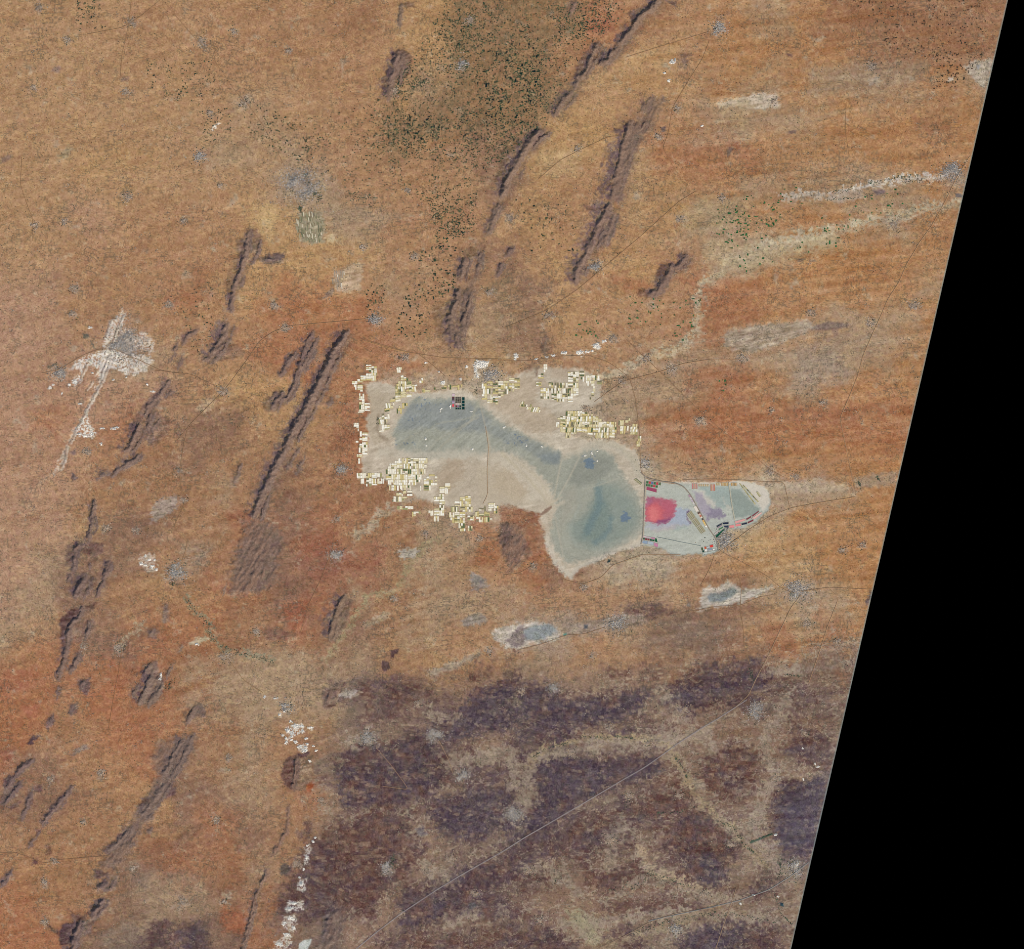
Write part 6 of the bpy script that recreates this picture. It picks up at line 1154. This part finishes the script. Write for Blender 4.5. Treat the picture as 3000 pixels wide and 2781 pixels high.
# ------------------------------------------------------------------ white spoil heaps, salt heaps, sheds
HEAPS = [
    ('row of white salt refineries and stockpiles on the plain north of the lake', 'salt_refinery', 'refinery', [('B3', 20, 915, 26, 16), ('B3', 280, 860, 8, 14), ('B3', 425, 880, 6, 4), ('B3', 505, 865, 6, 3), ('B3', 550, 852, 7, 5), ('B3', 625, 832, 14, 7), ('B3', 745, 830, 13, 9), ('B3', 800, 825, 9, 5), ('B3', 865, 780, 12, 10), ('B3', 920, 750, 9, 5), ('B3', 880, 795, 10, 4), ('B3', 835, 818, 5, 3)]),
    ('white salt heaps beside the lakeside town', 'salt_heap', 'salt heap', [('B2', 1740, 930, 14, 6), ('B2', 1800, 905, 12, 5), ('B2', 1725, 960, 6, 10), ('B2', 1740, 1000, 6, 8), ('B2', 1660, 935, 5, 5), ('B2', 1490, 1050, 9, 9), ('B2', 1365, 905, 5, 4), ('B2', 1460, 970, 5, 3), ('B2', 1620, 1025, 4, 5)]),
    ('white spoil heaps of the southern quarries', 'spoil_heap', 'spoil heap', [('F4', 600, 980, 11, 9), ('F4', 450, 1080, 10, 10), ('F4', 540, 1120, 10, 9), ('F4', 730, 980, 9, 6), ('F4', 760, 1080, 6, 6), ('F4', 920, 1010, 10, 4), ('F4', 340, 1170, 6, 4), ('F4', 415, 1230, 4, 6), ('F4', 415, 1320, 6, 7), ('F4', 520, 1270, 5, 4), ('F4', 530, 1200, 6, 4), ('F4', 610, 1310, 8, 6), ('F4', 690, 1400, 10, 8), ('F4', 800, 1490, 10, 7), ('F4', 820, 1420, 6, 5), ('F4', 850, 1350, 4, 5), ('F4', 830, 1240, 8, 5), ('F4', 990, 1390, 4, 3), ('F4', 1030, 1490, 7, 4), ('F4', 900, 1710, 5, 5), ('F4', 520, 880, 6, 5), ('F4', 270, 740, 7, 5), ('F4', 190, 400, 9, 4), ('F4', 380, 660, 5, 5)]),
    ('chain of white quarry spoil near the bottom edge', 'spoil_heap', 'spoil heap', [('D2', 495, 1180, 6, 10), ('D2', 500, 1090, 4, 5), ('D2', 455, 1370, 9, 11), ('D2', 440, 1320, 5, 4), ('D2', 475, 1260, 5, 5), ('D2', 400, 1510, 15, 6), ('D2', 370, 1550, 14, 7), ('D2', 380, 1620, 14, 8), ('D2', 330, 1660, 8, 9), ('D2', 400, 1690, 7, 8), ('D2', 350, 1740, 13, 8), ('D2', 290, 1810, 15, 10), ('D2', 560, 1030, 4, 4), ('D2', 540, 1060, 4, 6)]),
    ('white marble stockyards scattered round the quarry town', 'marble_stockyard', 'stockyard', [('F1', 512, 285, 7, 5), ('F1', 90, 910, 6, 6), ('F1', 295, 885, 4, 9), ('F1', 220, 970, 4, 4), ('F1', 125, 880, 6, 3), ('F1', 395, 1395, 10, 6), ('F1', 460, 1415, 9, 6), ('F1', 530, 1400, 8, 6), ('F1', 755, 1335, 11, 5), ('F1', 640, 1335, 10, 3), ('F1', 800, 1325, 6, 3), ('F1', 1105, 880, 5, 4), ('F1', 1165, 950, 10, 3), ('F1', 625, 1500, 4, 7), ('F1', 605, 590, 5, 4), ('F1', 535, 760, 5, 3), ('F1', 755, 830, 6, 3), ('F1', 890, 800, 3, 3), ('F1', 410, 1080, 6, 4), ('F1', 350, 850, 9, 9)]),
    ('white stone yards west of the lower left town', 'stone_yard', 'stone yard', [('C1', 1035, 630, 9, 6), ('C1', 1060, 570, 6, 5), ('C1', 1110, 650, 9, 7), ('C1', 1140, 670, 6, 5), ('C1', 1090, 600, 6, 4), ('C1', 1130, 600, 4, 4), ('C1', 1060, 640, 6, 4)]),
    ('white dumps by the small pits, upper right', 'spoil_heap', 'spoil heap', [('A3', 1420, 455, 10, 10), ('A3', 1395, 590, 6, 8), ('A3', 1440, 440, 4, 7), ('A3', 1635, 920, 7, 4), ('A3', 1365, 535, 6, 4)]),
    ('tiny white salt crusts dotted on the grey lake bed', 'salt_crust', 'salt crust', [('E5', 565, 222, 4, 3), ('E5', 745, 235, 4, 3), ('E5', 1250, 335, 5, 5), ('E5', 1330, 310, 4, 5), ('E5', 1395, 285, 3, 2), ('E5', 1395, 400, 2, 4), ('E5', 305, 10, 4, 4), ('E1', 1130, 1220, 3, 6), ('E1', 1810, 1380, 6, 4), ('E1', 1800, 830, 5, 3), ('E1', 1340, 820, 2, 6), ('E1', 1490, 750, 3, 9), ('E1', 1140, 1325, 5, 2), ('E1', 1360, 790, 6, 2)]),
    ('white sheds on the dark soil near the lower right edge', 'warehouse', 'warehouse', [('D4', 1215, 490, 4, 4), ('D4', 1238, 513, 6, 3), ('D4', 1125, 378, 3, 5), ('D4', 1130, 605, 3, 5), ('D4', 930, 1010, 7, 4), ('D4', 670, 1512, 5, 4), ('D4', 768, 1448, 5, 3), ('D4', 945, 1460, 4, 4), ('D4', 1075, 1230, 10, 6)]),
    ('small white dump beside the parallel slanting ridges', 'spoil_heap', 'spoil heap', [('C1', 1175, 1440, 3, 12), ('C1', 1170, 1470, 6, 4), ('C1', 1930, 1600, 6, 5), ('C1', 1435, 1215, 8, 4)]),
]
hr = np.random.default_rng(33)
ORD = 'first second third fourth fifth sixth seventh eighth ninth tenth eleventh twelfth thirteenth fourteenth fifteenth sixteenth seventeenth eighteenth nineteenth twentieth twenty-first twenty-second twenty-third twenty-fourth'.split()
def SIZE(a): return 'tiny' if a < 16 else 'small' if a < 36 else 'middling' if a < 75 else 'large'
for lab, nm, cat, items in HEAPS:
    pp_ = [P(k_[0], [k_[1:3]])[0] for k_ in items]; ax_ = 0 if np.ptp([p[0] for p in pp_]) > np.ptp([p[1] for p in pp_]) else 1
    one = {'salt_refinery': 'white salt refinery', 'salt_heap': 'white salt heap', 'spoil_heap': 'white spoil heap', 'marble_stockyard': 'white marble stockyard', 'stone_yard': 'white stone yard', 'salt_crust': 'white salt crust', 'warehouse': 'white shed'}[nm]
    where = {0: 'the row north of the lake', 1: 'the group by the lakeside town', 2: 'the southern quarries', 3: 'the chain at the bottom edge', 4: 'the quarry town surroundings', 5: 'the yards by the lower left town', 6: 'the upper right pits', 7: 'the grey lake bed', 8: 'the lower right dark soil', 9: 'the slanting ridges area'}[[h_[0] for h_ in HEAPS].index(lab)]
    for q, (t, x, y, w_, h_) in enumerate(items):
        (cx, cy), = P(t, [(x, y)]); n = max(6, int(w_ * h_ / 2.0))
        bx = cx + np.clip(hr.normal(0, .34, n), -.75, .75) * w_; by = cy + np.clip(hr.normal(0, .34, n), -.75, .75) * h_
        b = hr.uniform(.8, 1.0, (n, 1)); tn = lin(np.array([hexc('f4efe6')]) * b)
        if n == 0: continue
        me = boxes(nm, bx, by, hr.uniform(1.5, 4.5, n), hr.uniform(1.3, 3.6, n), hr.uniform(-.5, .5, n), hr.uniform(.006, .018, n), tn, M_TOWN, .03)
        xs_ = sorted(range(len(items)), key=lambda k_: P(items[k_][0], [items[k_][1:3]])[0][ax_]); rank = xs_.index(q)
        o = link(bpy.data.objects.new(nm, me), None, label='%s %s, %s %s %s' % (SIZE(w_ * h_), one, ORD[rank], 'from the left in' if ax_ == 0 else 'from the top in', where), category=cat, group=lab)
# ------------------------------------------------------------------ irrigated plots
crop_mats = ['24382f', '2c4435', '1d2f2c', '3a4c38', '4a5240', '5a5a44', '6a6248', '4f5a44', '5f5540', '2a3c34']; bright = ['2c5c38', '35683f', '24502f', '3d6a44']
UNIT = {}
def plot_mesh(col):
    if col not in UNIT:
        V = [(-.5, -.5, -1), (.5, -.5, -1), (.5, .5, -1), (-.5, .5, -1), (-.49, -.49, 1), (.49, -.49, 1), (.49, .49, 1), (-.49, .49, 1)]
        UNIT[col] = mesh_np('crop_plot', np.array(V, float), BOXF, flat_material('crop_' + col, col, .3, 30)); 
    return UNIT[col]
def farmland(lab, polys, n, size, cols, ang0, seed, cluster=True, gauss=None):
    r3 = np.random.default_rng(seed); xs, ys = [], []
    pl = [(P(t, p), wgt) for t, p, wgt in polys]; tot = sum(wgt for _, wgt in pl)
    for pp, wgt in pl:
        m = int(n * wgt / tot); x0 = min(p[0] for p in pp); x1 = max(p[0] for p in pp); y0 = min(p[1] for p in pp); y1 = max(p[1] for p in pp); k = 0; tries = 0
        while k < m and tries < m * 60:
            tries += 1; x, y = r3.uniform(x0, x1), r3.uniform(y0, y1)
            if not in_poly1(pp, x, y) or not keep(x, y, 10): continue
            j, i = int((y - Y0) / R), int((x - X0) / R)
            if EL[j, i] > .02: continue
            if cluster and blotch[j, i] * .5 + spk2[j, i] * .5 + r3.normal() * .6 < -.2: continue
            if gauss and r3.random() > .12 + max(math.exp(-((x - gx_) / sx_) ** 2 - ((y - gy_) / sy_) ** 2) for gx_, gy_, sx_, sy_ in gauss): continue
            xs.append(x); ys.append(y); k += 1
    n = len(xs); xs = np.array(xs); ys = np.array(ys); w_ = r3.uniform(*size, n) * r3.choice([.6, 1, 1.5], n, p=[.45, .4, .15]); l_ = r3.uniform(size[0] * .6, size[1] * .7, n); an = ang0 + r3.normal(0, .08, n) + (r3.random(n) < .4) * math.pi / 2
    order = np.argsort(-w_ * l_); cx, cy = xs.mean(), ys.mean()
    root = empty('farmland', cx, cy, None, label=lab, kind='structure')
    for k in order[:290]:
        o = bpy.data.objects.new('crop_plot', plot_mesh(cols[r3.integers(len(cols))])); o.location = (WX(xs[k]) - root.location[0], WY(ys[k]) - root.location[1], float(hz(xs[k], ys[k])) + .004)
        o.rotation_euler = (0, 0, an[k]); o.scale = (w_[k] * S, l_[k] * S, .012); link(o, root)
    rest = order[290:]
    if len(rest):
        tn = lin(np.array([hexc(cols[q]) for q in r3.integers(0, len(cols), len(rest))]) * r3.uniform(.9, 1.35, (len(rest), 1)))
        me = boxes('crop_plots', xs[rest], ys[rest], w_[rest], l_[rest], an[rest], .014, tn, M_PLANT); o = bpy.data.objects.new('crop_plots', me); link(o, root, kind='stuff'); o.location = (-root.location[0], -root.location[1], 0)
farmland('patchwork of small dark green irrigated plots between the northern ridges',
         [('S', [(700, 330), (860, 340), (1000, 330), (1090, 300), (1150, 240), (1220, 150), (1290, 30), (1340, -60), (1560, -60), (1660, 40), (1640, 150), (1690, 100), (1720, 150), (1640, 270), (1600, 370), (1520, 430), (1470, 470), (1400, 560), (1390, 680), (1280, 720), (1260, 600), (1140, 560), (960, 520), (760, 430)], 7.5), ('S', [(1640, 20), (1860, -40), (1820, 60), (1700, 150), (1620, 120)], .7)], 7600, (1.8, 4.8), crop_mats, .12, 61, True, [(1500, 240, 120, 130), (1160, 220, 70, 120), (1210, 370, 110, 80), (1430, 400, 120, 80), (1380, 120, 110, 120), (1330, 660, 90, 90), (1730, 60, 90, 70)])
farmland('large blackish green plots in the heart of the northern farmland', [('S', [(1420, 140), (1560, 120), (1600, 220), (1570, 330), (1480, 400), (1400, 340)], 1.0), ('S', [(1180, 330), (1280, 320), (1300, 400), (1200, 420)], .35)], 120, (3.6, 8.0), ['1c2e2a', '18282a', '22382e', '16262a'], .1, 67)
farmland('scattered dark green plots west of the tall dark ridge', [('S', [(1240, 720), (1360, 720), (1340, 830), (1270, 900), (1240, 1000), (1150, 1000), (1180, 880)], 1.5), ('S', [(1060, 820), (1130, 830), (1120, 920), (1080, 930)], .3), ('S', [(1500, 580), (1680, 600), (1700, 760), (1560, 760)], .5)], 330, (3.0, 6.5), crop_mats, .1, 62)
farmland('bright green plots along the two sandy river beds, right of centre', [('S', [(2100, 610), (2230, 560), (2300, 560), (2300, 640), (2200, 700), (2150, 740), (2100, 720)], 4.2), ('S', [(2340, 600), (2680, 540), (2620, 660), (2400, 680)], 1.2), ('S', [(2220, 690), (2350, 680), (2520, 650), (2500, 720), (2380, 740), (2200, 790)], 1.0), ('S', [(2160, 745), (2200, 740), (2200, 800), (2160, 790)], .4), ('S', [(2240, 545), (2380, 550), (2370, 620), (2260, 610)], .4)], 190, (3.2, 7.5), bright, .05, 63)
farmland('loose bright green plots in the red plain north-east of the lake', [('S', [(1840, 860), (1960, 870), (1930, 970), (1840, 960)], 1.2), ('S', [(1680, 940), (1760, 940), (1750, 1000), (1680, 990)], .7), ('S', [(1970, 880), (2060, 870), (2020, 1000), (1970, 1000)], .9), ('S', [(2100, 1110), (2140, 1110), (2130, 1150), (2100, 1150)], .3)], 80, (3.5, 7), bright, .1, 64)
farmland('dark green dots of orchards in the upper left plain', [('S', [(420, 170), (620, 180), (640, 290), (500, 300), (440, 260)], 1.4), ('S', [(220, 0), (300, 0), (310, 80), (230, 90)], .6), ('S', [(700, 280), (860, 350), (980, 420), (900, 480), (720, 400)], 1.6), ('S', [(580, 300), (680, 320), (680, 420), (600, 420)], .7), ('S', [(520, 880), (640, 800), (620, 1010), (560, 1060)], .7)], 480, (2.4, 5), crop_mats, .15, 65)
farmland('scattered dark plots in the upper right corner', [('S', [(2500, 0), (2900, 0), (2880, 160), (2820, 240), (2600, 140)], 2.0), ('S', [(2740, 140), (2820, 160), (2800, 260), (2730, 260)], .6)], 330, (2.4, 5.5), ['4a3c30', '3f3a30', '564036', '36382e'], .05, 66)

# ------------------------------------------------------------------ loose trees and scrub, too many to count
sr = np.random.default_rng(71); N = 80000
cx, cy = sr.uniform(-M + 4, 2960, N), sr.uniform(-M + 4, 2781 + M - 4, N)
ii, jj = ((cx - X0) / R).astype(int), ((cy - Y0) / R).astype(int)
wgt = .25 + .35 * hedge_zone[jj, ii] + .5 * farm[jj, ii] + .35 * sstep(1900, 2300, cy) * sstep(700, 1200, cx) + .12 * spk2[jj, ii]
wgt += .25 * ((cx > 2250) & (cy > 1400) & (cy < 2000)) + .15 * (cy < 700)
ok = (sr.random(N) < wgt * .8) & keep(cx, cy, 7) & (lakeish[jj, ii] < .2) & (EL[jj, ii] < .02)
cx, cy = cx[ok], cy[ok]; n = len(cx)
tn = lin(np.array([hexc('3c4238')]) * sr.uniform(.55, 1.35, (n, 1)))
me = blobs('scattered_trees', cx, cy, sr.uniform(.6, 1.7, n), .010, tn, M_PLANT)
link(bpy.data.objects.new('scattered_trees', me), None, kind='stuff', label='countless small dark trees and thorn bushes dotted over the plain', category='trees')
NC = 1500; fx_, fy_ = sr.uniform(-M + 10, 2950, NC), sr.uniform(-M + 10, 2781 + M - 10, NC); cnt_ = sr.integers(4, 16, NC)
cx = np.repeat(fx_, cnt_) + sr.normal(0, 5, cnt_.sum()); cy = np.repeat(fy_, cnt_) + sr.normal(0, 4, cnt_.sum()); cx = np.clip(cx, -M + 4, 2990); cy = np.clip(cy, -M + 4, 2781 + M - 4)
ii, jj = ((cx - X0) / R).astype(int), ((cy - Y0) / R).astype(int); ok = keep(cx, cy, 8) & (lakeish[jj, ii] < .2) & (EL[jj, ii] < .02); cx, cy = cx[ok], cy[ok]; n = len(cx)
tn = lin(np.array([hexc(h) for h in ('68645e', '7c766e', 'a89c8c', 'b8ab98', '5a5a56', '94897c')])[sr.integers(0, 6, n)] * sr.uniform(.8, 1.1, (n, 1)))
me = boxes('farmsteads', cx, cy, sr.uniform(.9, 2.4, n), sr.uniform(.9, 2.0, n), sr.uniform(-.3, .3, n), .006, tn, M_TOWN)
link(bpy.data.objects.new('farmsteads', me), None, kind='stuff', label='countless tiny grey farmsteads and thorn fences sprinkled over the plain', category='farms')
# groves that follow streams and dark patches of trees
GROVES = [('A4', [(860, 1335), (940, 1330), (1040, 1295), (1140, 1290), (1240, 1280)], 5, 120), ('A4', [(545, 1460), (640, 1455), (800, 1440), (900, 1415)], 4, 60), ('A4', [(540, 1410), (700, 1390), (760, 1360)], 4, 40), ('A4', [(1100, 1320), (1260, 1320), (1340, 1330)], 5, 50),
          ('F2', [(450, 240), (490, 270)], 6, 40), ('F2', [(520, 440), (600, 480), (640, 560)], 9, 90), ('F2', [(390, 640), (420, 690)], 7, 60), ('F2', [(1000, 480), (1200, 520), (1300, 600)], 18, 120), ('A2', [(1290, 620), (1380, 600)], 12, 80),
          ('D3', [(1690, 440), (1740, 510), (1780, 600)], 4, 60), ('D3', [(1000, 290), (1100, 300), (1250, 290), (1450, 310)], 3.5, 80), ('D3', [(650, 440), (760, 370), (900, 340)], 3.5, 60), ('D3', [(1560, 850), (1680, 850), (1860, 800)], 3, 60), ('D4', [(500, 910), (620, 950), (680, 1060), (780, 1150)], 4, 100), ('D4', [(740, 1060), (900, 1000)], 2, 60),
          ('D3', [(1200, 1420), (1400, 1380), (1520, 1300), (1700, 1350), (1800, 1400)], 10, 160), ('D3', [(1350, 1740), (1600, 1650), (1990, 1570)], 9, 140), ('D4', [(380, 1600), (640, 1590), (920, 1650)], 6, 80), ('D4', [(960, 1180), (960, 1330)], 6, 60), ('D4', [(920, 1420), (960, 1580), (1060, 1680)], 2.5, 60),
          ('C1', [(1350, 880), (1430, 980), (1530, 1080), (1550, 1190)], 6, 110), ('C1', [(1240, 770), (1270, 775)], 5, 25), ('C1', [(1560, 1190), (1700, 1270), (1990, 1340)], 6, 90), ('C1', [(1220, 1540), (1260, 1480)], 7, 40), ('C4', [(490, 1400), (510, 1480)], 6, 50), ('C4', [(780, 850), (830, 850)], 5, 40),
          ('C4', [(740, 1435), (850, 1450)], 3, 30), ('E1', [(430, 900), (440, 1030)], 3, 16), ('E1', [(1860, 500), (1880, 560)], 4, 24), ('B4', [(780, 1780), (800, 1800)], 5, 40), ('B4', [(920, 1740), (940, 1770)], 4, 30), ('A1', [(690, 50), (560, 130), (720, 60)], 12, 50), ('B2', [(1060, 1780), (1000, 1780)], 3, 8), ('D2', [(1130, 1170), (1120, 1250)], 10, 70)]
for q, (t, pts, sp_, n) in enumerate(GROVES):
    pp = np.array(P(t, pts)); d = np.hypot(*np.diff(pp, axis=0).T); s_ = np.concatenate([[0], np.cumsum(d)]); u = sr.uniform(0, s_[-1], n); x = np.interp(u, s_, pp[:, 0]) + sr.normal(0, sp_ * .6, n); y = np.interp(u, s_, pp[:, 1]) + sr.normal(0, sp_ * .6, n)
    o_ = keep(x, y, 8); x, y = x[o_], y[o_]; n = len(x)
    me = blobs('grove', x, y, sr.uniform(.8, 2.2, n), .015, lin(np.array([hexc('38483c')]) * sr.uniform(.6, 1.4, (n, 1))), M_PLANT)
    link(bpy.data.objects.new('grove', me), None, kind='stuff', label='dark green belt of trees along a stream or village edge', category='trees', group='groves')
bpy.context.view_layer.update()
